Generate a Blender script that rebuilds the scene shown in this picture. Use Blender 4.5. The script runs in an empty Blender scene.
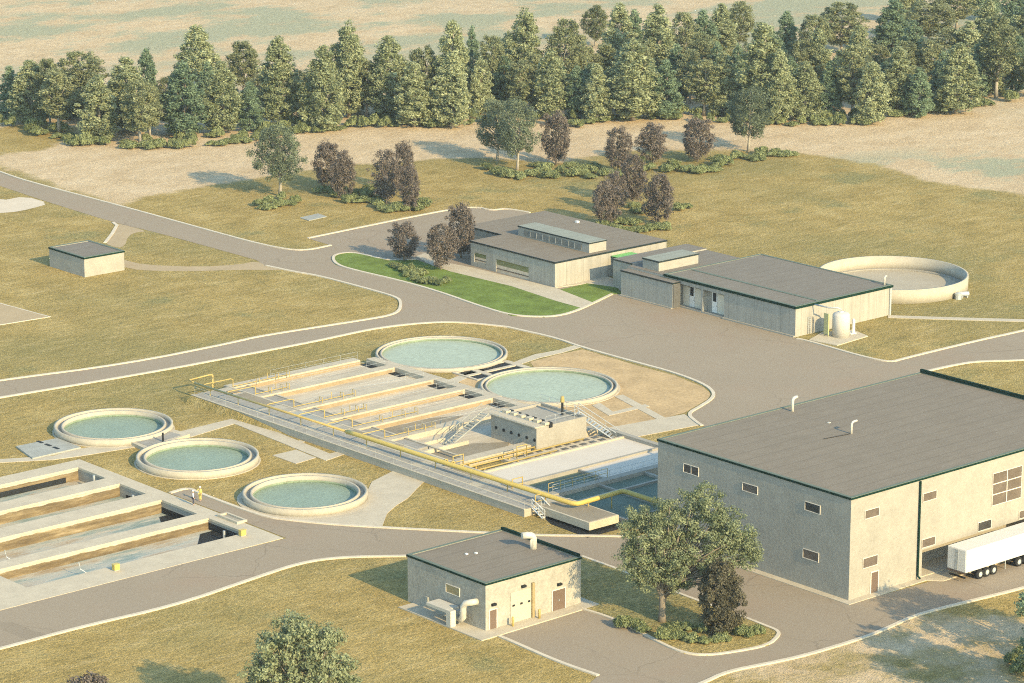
import bpy, bmesh, math, random
import numpy as np
from mathutils import Vector
R = math.radians
random.seed(7)
sc = bpy.context.scene
col = sc.collection

# ------------------------------------------------------------------ survey
F = 3200.0; PITCH = R(14.5144); YAW = R(48.932); HCAM = 105.0
OX, OY = 266.0, 306.0
_fw = np.array([math.cos(YAW)*math.cos(PITCH), math.sin(YAW)*math.cos(PITCH), -math.sin(PITCH)])
_rt = np.array([math.sin(YAW), -math.cos(YAW), 0.0]); _up = np.cross(_rt, _fw)

def G(x, y, z=0.0):
    """survey point of the photograph -> place on the level z (metres)"""
    d = _fw*F + _rt*(x-512) - _up*(y-341.5)
    t = (z-HCAM)/d[2]
    return (t*d[0]-OX, t*d[1]-OY)

def px_of(p):
    d = np.array([p[0]+OX, p[1]+OY, p[2]-HCAM]); c = d@_fw
    return 512+F*(d@_rt)/c, 341.5-F*(d@_up)/c

def z_at(py, xy):
    lo, hi = -10, 60
    for _ in range(40):
        m = (lo+hi)/2
        if px_of((xy[0], xy[1], m))[1] > py: lo = m
        else: hi = m
    return lo

def GL(pts, z=0.0): return [G(x, y, z) for x, y in pts]

def chaikin(p, n=2):
    for _ in range(n):
        q = [p[0]]
        for a, b in zip(p[:-1], p[1:]):
            q.append((a[0]*.75+b[0]*.25, a[1]*.75+b[1]*.25)); q.append((a[0]*.25+b[0]*.75, a[1]*.25+b[1]*.75))
        q.append(p[-1]); p = q
    return p

# ------------------------------------------------------------------ materials
class NT:
    def __init__(s, name):
        s.m = bpy.data.materials.new(name); s.m.use_nodes = True
        s.t = s.m.node_tree; s.n = s.t.nodes; s.l = s.t.links
        s.b = s.n['Principled BSDF']; s.out = s.n['Material Output']
        s.tc = s.n.new('ShaderNodeTexCoord')
        s.pos = s.n.new('ShaderNodeNewGeometry').outputs['Position']
    def link(s, a, b): s.l.new(a, b)
    def val(s, sock, v):
        if hasattr(v, 'is_linked') or isinstance(v, bpy.types.NodeSocket): s.link(v, sock)
        else: sock.default_value = v
    def noise(s, scale, detail=4, rough=.55, vec=None, dist=0):
        n = s.n.new('ShaderNodeTexNoise'); n.inputs['Scale'].default_value = scale
        n.inputs['Detail'].default_value = detail; n.inputs['Roughness'].default_value = rough
        n.inputs['Distortion'].default_value = dist
        s.link(vec or s.pos, n.inputs['Vector']); return n.outputs['Fac']
    def mapv(s, scale, vec=None, rot=(0,0,0)):
        n = s.n.new('ShaderNodeMapping'); n.inputs['Scale'].default_value = scale
        n.inputs['Rotation'].default_value = rot
        s.link(vec or s.pos, n.inputs['Vector']); return n.outputs['Vector']
    def ramp(s, fac, stops):
        n = s.n.new('ShaderNodeValToRGB'); e = n.color_ramp.elements
        while len(e) < len(stops): e.new(.5)
        for el, (p, c) in zip(e, stops):
            el.position = p; el.color = (*c, 1) if len(c) == 3 else c
        s.link(fac, n.inputs['Fac']); return n.outputs['Color']
    def step(s, fac, a, b):
        n = s.n.new('ShaderNodeMapRange'); n.interpolation_type = 'SMOOTHSTEP'
        n.inputs['From Min'].default_value = a; n.inputs['From Max'].default_value = b
        s.link(fac, n.inputs['Value']); return n.outputs['Result']
    def mix(s, fac, a, b, mode='MIX'):
        n = s.n.new('ShaderNodeMix'); n.data_type = 'RGBA'; n.blend_type = mode
        s.val(n.inputs[0], fac)
        for i, v in ((6, a), (7, b)):
            if isinstance(v, tuple): n.inputs[i].default_value = (*v, 1)
            else: s.link(v, n.inputs[i])
        return n.outputs[2]
    def math(s, op, a, b=0.0):
        n = s.n.new('ShaderNodeMath'); n.operation = op
        s.val(n.inputs[0], a); s.val(n.inputs[1], b); return n.outputs[0]
    def attr(s, name):
        n = s.n.new('ShaderNodeAttribute'); n.attribute_name = name; return n.outputs['Fac']
    def bump(s, h, strength=.3, dist=.1):
        n = s.n.new('ShaderNodeBump'); n.inputs['Strength'].default_value = strength
        n.inputs['Distance'].default_value = dist
        s.link(h, n.inputs['Height']); s.link(n.outputs['Normal'], s.b.inputs['Normal'])
    def done(s, color, rough=.85, spec=.25, metal=0.0):
        s.val(s.b.inputs['Base Color'], (*color, 1) if isinstance(color, tuple) else color)
        s.b.inputs['Roughness'].default_value = rough
        s.b.inputs['Specular IOR Level'].default_value = spec
        s.b.inputs['Metallic'].default_value = metal
        return s.m

def mul(c, k): return tuple(v*k for v in c)

def mottled(name, c, amt=.18, scale=.6, fine=6.0, rough=.85, spec=.25, bump=.15, stretch=None, metal=0):
    t = NT(name)
    v = t.mapv(stretch) if stretch else None
    a = t.noise(scale, 5, .6, v); b = t.noise(fine, 3, .6, v)
    c1 = t.ramp(a, [(.3, mul(c, 1-amt)), (.7, mul(c, 1+amt))])
    c2 = t.mix(.5, c1, t.ramp(b, [(.3, mul(c, 1-amt*.8)), (.7, mul(c, 1+amt*.8))]))
    if bump: t.bump(b, bump, .03)
    return t.done(c2, rough, spec, metal)

def ground_material():
    t = NT('dry_ground')
    big = t.noise(.022, 4, .6); mid = t.noise(.16, 5, .65); fine = t.noise(1.7, 4, .75)
    streak = t.noise(.55, 4, .7, t.mapv((.35, 1.3, 1), rot=(0, 0, R(-41))))
    tuft = t.noise(5.5, 2, .7)
    straw = t.ramp(mid, [(.28, (.255, .193, .07)), (.5, (.338, .255, .098)), (.72, (.415, .325, .143))])
    straw = t.mix(t.step(big, .42, .66), straw, (.255, .215, .088))
    straw = t.mix(t.math('MULTIPLY', t.step(streak, .5, .72), .55), straw, (.43, .345, .18))
    straw = t.mix(t.math('MULTIPLY', t.step(streak, .48, .28), .6), straw, (.17, .145, .06))
    green = t.ramp(fine, [(.3, (.17, .165, .07)), (.7, (.30, .26, .12))])
    straw = t.mix(t.step(t.noise(.075, 4, .6), .55, .7), straw, green)
    straw = t.mix(.75, straw, t.ramp(tuft, [(.3, (.45, .46, .44)), (.5, (1, 1, 1)), (.7, (1.6, 1.54, 1.45))]), 'MULTIPLY')
    straw = t.mix(.7, straw, t.ramp(fine, [(.3, (.6, .62, .6)), (.7, (1.4, 1.36, 1.3))]), 'MULTIPLY')
    # bare soil with pale greenish weed patches
    sv = t.mapv((.8, 1.25, 1), rot=(0, 0, R(-41)))
    sn = t.noise(.14, 8, .75, sv)
    soil = t.ramp(sn, [(.25, (.40, .295, .17)), (.5, (.53, .415, .265)), (.75, (.61, .50, .345))])
    soil = t.mix(t.math('MULTIPLY', t.step(fine, .55, .7), .35), soil, (.36, .29, .17))
    soil = t.mix(.6, soil, t.ramp(t.noise(.9, 5, .8, sv), [(.3, (.66, .66, .64)), (.5, (1, 1, 1)), (.7, (1.3, 1.26, 1.2))]), 'MULTIPLY')
    soil = t.mix(.5, soil, t.ramp(tuft, [(.3, (.72, .72, .70)), (.7, (1.25, 1.22, 1.18))]), 'MULTIPLY')
    weed = t.math('MULTIPLY', t.step(t.noise(.035, 7, .7, sv), .46, .56), t.attr('weed'))
    wc = t.ramp(fine, [(.3, (.20, .24, .16)), (.7, (.38, .39, .27))])
    soil = t.mix(t.math('MULTIPLY', weed, .8), soil, wc)
    wob = t.math('ADD', t.attr('sand'), t.math('MULTIPLY', t.math('SUBTRACT', t.noise(.11, 6, .7), .5), .9))
    c = t.mix(t.step(wob, .38, .62), straw, soil)
    h = t.math('ADD', fine, t.math('MULTIPLY', tuft, .5))
    t.bump(h, .9, .25)
    return t.done(c, .95, .05)

def leaf_material(name, dark, light, trans=.3):
    t = NT(name)
    a = t.attr('tint')
    info = t.n.new('ShaderNodeObjectInfo')
    f = t.math('ADD', a, t.math('MULTIPLY', t.math('SUBTRACT', info.outputs['Random'], .5), .35))
    c = t.ramp(f, [(0, dark), (1, light)])
    m = t.done(c, .6, .25)
    tr = t.n.new('ShaderNodeBsdfTranslucent'); t.link(c, tr.inputs['Color'])
    mx = t.n.new('ShaderNodeMixShader'); mx.inputs[0].default_value = trans
    t.link(t.b.outputs[0], mx.inputs[1]); t.link(tr.outputs[0], mx.inputs[2])
    t.link(mx.outputs[0], t.out.inputs['Surface'])
    return m

def panel_concrete(name, c):
    t = NT(name)
    n = t.n.new('ShaderNodeSeparateXYZ'); t.link(t.pos, n.inputs[0])
    hcoord = t.math('ADD', n.outputs[0], n.outputs[1])
    cb = t.n.new('ShaderNodeCombineXYZ'); t.link(hcoord, cb.inputs[0]); t.link(t.math('MULTIPLY', n.outputs[2], .06), cb.inputs[1])
    board = t.noise(1.1, 4, .75, cb.outputs[0])
    w = t.math('FRACT', t.math('MULTIPLY', hcoord, .62))
    joint = t.math('LESS_THAN', w, .05)
    st = t.noise(.8, 5, .6)
    base = t.ramp(board, [(.3, mul(c, .74)), (.5, c), (.72, mul(c, 1.18))])
    base = t.mix(.35, base, t.ramp(st, [(.3, mul(c, .8)), (.7, mul(c, 1.15))]))
    base = t.mix(t.math('MULTIPLY', joint, .45), base, mul(c, .55))
    t.bump(board, .3, .05)
    return t.done(base, .9, .15)

def roof_material(name, c):
    t = NT(name)
    n = t.n.new('ShaderNodeSeparateXYZ'); t.link(t.pos, n.inputs[0])
    w = t.math('FRACT', t.math('MULTIPLY', n.outputs[1], .5))
    seam = t.math('LESS_THAN', w, .09)
    a = t.noise(.35, 5, .65); b = t.noise(1.2, 4, .7, t.mapv((.25, 1.6, 1))); f = t.noise(9, 2, .6)
    base = t.ramp(a, [(.3, mul(c, .86)), (.7, mul(c, 1.12))])
    base = t.mix(.45, base, t.ramp(b, [(.3, mul(c, .78)), (.7, mul(c, 1.2))]))
    base = t.mix(.3, base, t.ramp(f, [(.3, mul(c, .7)), (.7, mul(c, 1.3))]))
    base = t.mix(t.math('MULTIPLY', seam, .42), base, mul(c, .68))
    t.bump(f, .2, .02)
    return t.done(base, .9, .1)

def asphalt_material():
    t = NT('asphalt'); c = (.285, .236, .174)
    a = t.noise(.1, 6, .65); f = t.noise(3.2, 3, .7); g = t.noise(11, 2, .7)
    base = t.ramp(a, [(.3, mul(c, .86)), (.7, mul(c, 1.1))])
    base = t.mix(.5, base, t.ramp(f, [(.3, mul(c, .8)), (.7, mul(c, 1.2))]))
    base = t.mix(.4, base, t.ramp(g, [(.3, mul(c, .65)), (.7, mul(c, 1.35))]))
    red = t.math('MULTIPLY', t.step(t.noise(.06, 5, .7), .5, .7), .35)
    base = t.mix(red, base, (.30, .215, .15))
    v = t.n.new('ShaderNodeTexVoronoi'); v.feature = 'DISTANCE_TO_EDGE'; v.inputs['Scale'].default_value = .085
    wv = t.n.new('ShaderNodeTexNoise'); wv.inputs['Scale'].default_value = .35; wv.inputs['Detail'].default_value = 5; t.link(t.pos, wv.inputs['Vector'])
    ad = t.n.new('ShaderNodeVectorMath'); ad.operation = 'MULTIPLY_ADD'; ad.inputs[1].default_value = (3, 3, 0); t.link(wv.outputs['Color'], ad.inputs[0]); t.link(t.pos, ad.inputs[2])
    t.link(ad.outputs[0], v.inputs['Vector'])
    crack = t.math('MULTIPLY', t.math('LESS_THAN', v.outputs['Distance'], .0065), t.step(t.noise(.05, 3, .5), .42, .6))
    base = t.mix(t.math('MULTIPLY', crack, .32), base, mul(c, .45))
    t.bump(g, .3, .03)
    return t.done(base, .92, .1)

def water_material(name, c, rough=.25, wave=3.0, spec=.4, bump=.25):
    t = NT(name)
    a = t.noise(.25, 4, .6); b = t.noise(wave, 3, .6, t.mapv((.5, 1.4, 1), rot=(0, 0, R(-41))))
    base = t.ramp(a, [(.3, mul(c, .88)), (.7, mul(c, 1.1))])
    base = t.mix(.45, base, t.ramp(b, [(.35, mul(c, .74)), (.65, mul(c, 1.2))]))
    t.bump(b, bump, .08)
    return t.done(base, rough, spec)

def murk_material():
    t = NT('channel_bed')
    v = t.mapv((.2, 1.0, 1))
    a = t.noise(.55, 6, .7, v); b = t.noise(1.1, 5, .7, t.mapv((.35, 1.4, 1)))
    c = t.ramp(a, [(.28, (.13, .20, .19)), (.40, (.24, .30, .28)), (.50, (.40, .39, .33)), (.62, (.33, .26, .17)), (.76, (.16, .11, .06))])
    c = t.mix(t.math('MULTIPLY', t.step(b, .55, .7), .5), c, (.60, .55, .46))
    return t.done(c, .5, .3)

def stained_wall():
    t = NT('stained_concrete')
    n = t.n.new('ShaderNodeSeparateXYZ'); t.link(t.pos, n.inputs[0])
    z = t.math('ADD', n.outputs[2], t.math('MULTIPLY', t.math('SUBTRACT', t.noise(.5, 5, .7, t.mapv((1, 1, .3))), .5), .5))
    clean = t.ramp(t.noise(.9, 5, .6), [(.3, (.42, .37, .28)), (.7, (.52, .46, .36))])
    dirt = t.ramp(t.noise(.9, 6, .75, t.mapv((.22, 1, 1.6))), [(.28, (.075, .055, .032)), (.48, (.16, .12, .065)), (.62, (.27, .21, .12)), (.78, (.43, .36, .25))])
    c = t.mix(t.step(z, -.36, -.5), clean, dirt)
    return t.done(c, .8, .2)

M = {}
M['ground'] = ground_material()
M['asphalt'] = asphalt_material()
M['lane_concrete'] = mottled('weathered_lane_concrete', (.42, .37, .28), .22, .6, 2.6)
M['tank_concrete'] = mottled('tank_concrete', (.39, .355, .28), .16, .5, 3.0)
M['concrete'] = mottled('pale_concrete', (.455, .40, .30), .18, .5, 3.0)
M['kerb'] = mottled('kerb_concrete', (.54, .475, .365), .15, .7, 4.0)
M['grey_concrete'] = mottled('grey_concrete', (.315, .295, .245), .18, .5, 3.0)
M['white_slab'] = mottled('white_slab', (.55, .50, .42), .06, .4, 3.0)
M['lid'] = mottled('galvanised_lid', (.31, .315, .28), .22, .8, 4, .7, .15)
M['stucco'] = mottled('sand_render', (.325, .306, .258), .17, .45, 3.0, .95, .05, .6)
M['stucco_rough'] = mottled('coarse_render', (.335, .315, .265), .24, .8, 3.2, .95, .05, .7)
M['panel'] = panel_concrete('board_marked_concrete', (.335, .318, .272))
M['roof'] = roof_material('roof_sheet', (.205, .176, .138))
M['roof2'] = roof_material('roof_sheet_grey', (.19, .17, .142))
M['roof_pale'] = roof_material('roof_sheet_pale', (.26, .275, .235))
M['fascia'] = mottled('green_fascia', (.006, .026, .018), .2, 1, 6, .8, .05, 0)
M['black_trim'] = mottled('dark_trim', (.012, .02, .02), .2, 1, 6, .5, .4, 0)
M['coping'] = mottled('pale_green_coping', (.13, .16, .13), .1, 1, 6, .8, .1, 0)
M['frame'] = mottled('cream_frame', (.62, .57, .48), .08, 1, 5, .6, .3, 0)
M['white'] = mottled('white_paint', (.70, .68, .62), .05, .8, 4, .5, .4, 0)
M['truck_white'] = mottled('trailer_white', (.60, .58, .54), .05, .5, 3, .45, .4, 0, (1, 1, .3))
M['cream_panel'] = mottled('cream_panel', (.62, .56, .44), .06, 1, 4, .6, .3, 0)
M['louvre_grey'] = mottled('grey_louvre', (.17, .17, .15), .2, 1, 4, .6, .2, 0)
M['tank_white'] = mottled('cream_tank', (.52, .49, .43), .06, .8, 3, .6, .2, 0)
M['glass'] = mottled('window_glass', (.05, .048, .045), .35, .6, 1.5, .12, .5, 0)
M['brown_glass'] = mottled('bronze_glass', (.13, .105, .085), .35, .5, 1.2, .15, .5, 0)
M['door'] = mottled('brown_door', (.135, .095, .07), .15, 1, 5, .6, .3, 0)
M['blank_door'] = mottled('cream_shutter', (.42, .385, .30), .07, 1, 5, .7, .2, 0, (1, 1, 6))
M['yellow'] = mottled('yellow_paint', (.40, .30, .10), .14, .8, 4, .5, .35, 0)
M['yellow_bright'] = mottled('bright_yellow_paint', (.50, .38, .10), .1, .8, 4, .5, .35, 0)
M['steel'] = mottled('galvanised_steel', (.42, .44, .43), .12, 1, 5, .45, .4, 0, metal=.3)
M['duct'] = mottled('duct_sheet', (.50, .47, .40), .1, 1, 4, .5, .4, 0)
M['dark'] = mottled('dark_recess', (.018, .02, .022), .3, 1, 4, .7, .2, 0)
M['rubber'] = mottled('tyre_rubber', (.02, .02, .02), .2, 1, 5, .8, .2, 0)
M['water'] = water_material('clarifier_water', (.34, .39, .30), .5, 2.5, .1, .15)
M['water2'] = water_material('thickener_water', (.225, .29, .225), .5, 4.0, .1, .8)
M['algae'] = mottled('waterline_algae', (.20, .25, .165), .3, 1.0, 4, .7, .2, .1)
M['dark_water'] = water_material('dark_basin_water', (.12, .16, .125), .6, 3, .05, .15)
M['murk'] = murk_material()
M['stain'] = stained_wall()
M['silt'] = mottled('drying_silt', (.25, .215, .155), .2, .25, 2.0, .8, .2, .2)
M['lane'] = mottled('lane_floor', (.47, .41, .31), .3, .45, 1.6, .8, .15, 0, (.25, 1.2, 1))
M['lane_stain'] = mottled('lane_wall', (.30, .23, .14), .25, .6, 2.5, .85, .15)
M['grate'] = mottled('steel_grating', (.29, .275, .24), .4, 1.5, 5, .8, .1, .1, (.4, 2.2, 1))
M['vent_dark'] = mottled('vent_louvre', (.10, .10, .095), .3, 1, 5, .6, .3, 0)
M['lawn'] = mottled('mown_lawn', (.135, .185, .045), .5, .35, 3.2, .95, .05, .7)
M['brown_grass'] = mottled('parched_grass', (.44, .32, .175), .34, .3, 2.4, .95, .05, .7)
M['dirt'] = mottled('track_dirt', (.38, .30, .19), .16, .4, 2.5, .95, .05, .4)
M['sandpatch'] = mottled('pale_sand', (.54, .47, .37), .12, .4, 2.5, .95, .05, .3)
M['pond_floor'] = mottled('pond_floor', (.38, .335, .25), .12, .3, 2.5, .85, .15, .1)
M['hivis'] = mottled('hi_vis_cloth', (.60, .50, .15), .1, 2, 8, .8, .1, 0)
M['white_cloth'] = mottled('white_cloth', (.70, .68, .62), .08, 2, 8, .8, .1, 0)
M['navy_cloth'] = mottled('dark_trousers', (.05, .055, .08), .15, 2, 8, .9, .1, 0)
M['skin'] = mottled('skin', (.45, .28, .2), .06, 3, 9, .6, .3, 0)
M['hair'] = mottled('hair', (.03, .02, .015), .2, 5, 20, .7, .2, 0)
M['bark_pale'] = mottled('pale_bark', (.31, .28, .225), .25, 2, 8, .9, .1, .4, (1, 1, .4))
M['bark'] = mottled('grey_bark', (.20, .17, .13), .25, 2, 8, .9, .1, .4, (1, 1, .3))
M['leaf_pale'] = leaf_material('leaf_pale_olive', (.155, .185, .09), (.44, .47, .265))
M['leaf_olive'] = leaf_material('leaf_olive', (.11, .135, .068), (.32, .335, .175))
M['leaf_teal'] = leaf_material('leaf_deep_green', (.09, .14, .085), (.26, .34, .20))
M['leaf_maroon'] = leaf_material('leaf_dull_purple', (.08, .066, .056), (.20, .165, .135), .12)
M['leaf_green'] = leaf_material('leaf_mid_green', (.11, .14, .07), (.31, .34, .19))
M['leaf_dusky'] = leaf_material('leaf_dusky_brown', (.06, .058, .035), (.20, .18, .115))
M['leaf_grey'] = leaf_material('leaf_grey_green', (.075, .10, .062), (.22, .255, .155))
M['leaf_shrub'] = leaf_material('leaf_shrub', (.10, .13, .05), (.31, .34, .155))
M['canopy'] = mottled('green_canopy', (.16, .45, .12), .1, 1, 4, .4, .4, 0)
M['lime'] = mottled('lime_panel', (.38, .38, .20), .1, 1, 4, .6, .3, 0)
M['orange_glass'] = mottled('amber_board', (.30, .235, .12), .25, 2, 5, .5, .3, 0)
M['peach_glass'] = mottled('peach_board', (.66, .52, .37), .15, 1, 4, .5, .3, 0)
M['olive_glass'] = mottled('green_glass', (.17, .18, .08), .25, .7, 2, .15, .5, 0)

# ------------------------------------------------------------------ mesh builder
class MB:
    def __init__(s): s.v = []; s.f = []
    def box(s, x0, x1, y0, y1, z0, z1):
        b = len(s.v)
        s.v += [(x0,y0,z0),(x1,y0,z0),(x1,y1,z0),(x0,y1,z0),(x0,y0,z1),(x1,y0,z1),(x1,y1,z1),(x0,y1,z1)]
        s.f += [tuple(b+i for i in q) for q in ((3,2,1,0),(4,5,6,7),(0,1,5,4),(1,2,6,5),(2,3,7,6),(3,0,4,7))]
        return s
    def prism(s, pts, z0, z1):
        a = sum(p[0]*q[1]-q[0]*p[1] for p, q in zip(pts, pts[1:]+pts[:1]))
        if a < 0: pts = pts[::-1]
        b = len(s.v); n = len(pts)
        s.v += [(p[0], p[1], z0) for p in pts] + [(p[0], p[1], z1) for p in pts]
        s.f.append(tuple(range(b+n, b+2*n))); s.f.append(tuple(range(b+n-1, b-1, -1)))
        for i in range(n):
            j = (i+1) % n; s.f.append((b+i, b+j, b+n+j, b+n+i))
        return s
    def strip(s, pts, w, z0, z1, closed=False):
        n = len(pts); L = []; Q = []
        for i in range(n):
            a = pts[(i-1) % n] if (i or closed) else pts[i]
            c = pts[(i+1) % n] if (i < n-1 or closed) else pts[i]
            d = np.array([c[0]-a[0], c[1]-a[1]]); d = d/(np.hypot(*d)+1e-9); nn = np.array([-d[1], d[0]])*w/2
            L.append((pts[i][0]+nn[0], pts[i][1]+nn[1])); Q.append((pts[i][0]-nn[0], pts[i][1]-nn[1]))
        b = len(s.v)
        for l, r in zip(L, Q): s.v += [(*l, z0), (*l, z1), (*r, z1), (*r, z0)]
        m = n if closed else n-1
        for i in range(m):
            p = b+4*i; q = b+4*((i+1) % n)
            for k in range(4):
                k2 = (k+1) % 4; s.f.append((p+k, p+k2, q+k2, q+k))
        if not closed:
            s.f.append((b, b+3, b+2, b+1)); e = b+4*(n-1); s.f.append((e, e+1, e+2, e+3))
        return s
    def tube(s, pts, r, n=8, caps=True):
        pts = [Vector(p) for p in pts]; rs = r if isinstance(r, (list, tuple)) else [r]*len(pts)
        b = len(s.v); prev = None
        for i, p in enumerate(pts):
            t = ((pts[i+1] if i < len(pts)-1 else p) - (pts[i-1] if i else p)).normalized()
            if prev is None:
                u = t.orthogonal().normalized()
            else:
                u = (prev - t*prev.dot(t)).normalized()
            prev = u; w = t.cross(u)
            k = 1.0
            if 0 < i < len(pts)-1:
                c = (pts[i+1]-p).normalized().dot((p-pts[i-1]).normalized()); k = 1/max(.5, math.sqrt((1+c)/2))
            for j in range(n):
                a = 2*math.pi*j/n; q = p + (u*math.cos(a)+w*math.sin(a))*rs[i]
                s.v.append(tuple(q))
        for i in range(len(pts)-1):
            for j in range(n):
                j2 = (j+1) % n; s.f.append((b+i*n+j, b+i*n+j2, b+(i+1)*n+j2, b+(i+1)*n+j))
        if caps:
            s.f.append(tuple(range(b+n-1, b-1, -1))); e = b+(len(pts)-1)*n; s.f.append(tuple(range(e, e+n)))
        return s
    def ring(s, cx, cy, r0, r1, z0, z1, n=96):
        b = len(s.v)
        for i in range(n):
            a = 2*math.pi*i/n; c, d = math.cos(a), math.sin(a)
            s.v += [(cx+r0*c, cy+r0*d, z0), (cx+r0*c, cy+r0*d, z1), (cx+r1*c, cy+r1*d, z1), (cx+r1*c, cy+r1*d, z0)]
        for i in range(n):
            p = b+4*i; q = b+4*((i+1) % n)
            for k in range(4):
                k2 = (k+1) % 4; s.f.append((p+k, q+k, q+k2, p+k2))
        return s
    def disc(s, cx, cy, r, z, n=96):
        b = len(s.v)
        s.v += [(cx+r*math.cos(2*math.pi*i/n), cy+r*math.sin(2*math.pi*i/n), z) for i in range(n)]
        s.f.append(tuple(range(b, b+n))); return s
    def sheet(s, pts, z):
        a = sum(p[0]*q[1]-q[0]*p[1] for p, q in zip(pts, pts[1:]+pts[:1]))
        if a < 0: pts = pts[::-1]
        b = len(s.v); s.v += [(p[0], p[1], z) for p in pts]; s.f.append(tuple(range(b, b+len(pts)))); return s
    def build(s, name, mat, parent=None, smooth=False, bevel=0):
        me = bpy.data.meshes.new(name); me.from_pydata(s.v, [], s.f)
        bm = bmesh.new(); bm.from_mesh(me); bmesh.ops.recalc_face_normals(bm, faces=bm.faces)
        bm.to_mesh(me); bm.free()
        me.materials.append(M[mat] if isinstance(mat, str) else mat)
        if smooth:
            for p in me.polygons: p.use_smooth = len(p.vertices) == 4
        o = bpy.data.objects.new(name, me); col.objects.link(o)
        if bevel:
            b = o.modifiers.new('bevel', 'BEVEL'); b.width = bevel; b.segments = 1; b.limit_method = 'ANGLE'
        if parent is not None:
            o.parent = parent; o.matrix_parent_inverse.identity()
            o.location = (-parent.location.x, -parent.location.y, -parent.location.z) if parent.type == 'EMPTY' else (0, 0, 0)
        return o

def thing(name, label, cat, loc=(0,0,0), group=None):
    o = bpy.data.objects.new(name, None); col.objects.link(o); o.location = loc; o.empty_display_size = .2
    o['label'] = label; o['category'] = cat
    if group: o['group'] = group
    return o
def tag(o, label, cat, group=None, kind=None):
    o['label'] = label; o['category'] = cat
    if group: o['group'] = group
    if kind: o['kind'] = kind
    return o
def struct(o, label=None, cat=None):
    o['kind'] = 'structure'
    if label: o['label'] = label; o['category'] = cat or o.name.split('.')[0].replace('_', ' ')
    return o
ORD = ['first','second','third','fourth','fifth','sixth','seventh','eighth','ninth','tenth','eleventh','twelfth','thirteenth','fourteenth','fifteenth','sixteenth','seventeenth','eighteenth','nineteenth','twentieth']
def ordn(i):
    if i < 20: return ORD[i]
    n = i+1
    if n > 99: return 'hundredth' if n == 100 else 'hundred-and-'+ordn(n-101)
    t = {2:'twenty',3:'thirty',4:'forty',5:'fifty',6:'sixty',7:'seventy',8:'eighty',9:'ninety'}[n//10]
    if n % 10 == 0: return t[:-1]+'ieth'
    return t+'-'+ORD[n % 10-1]

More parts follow.
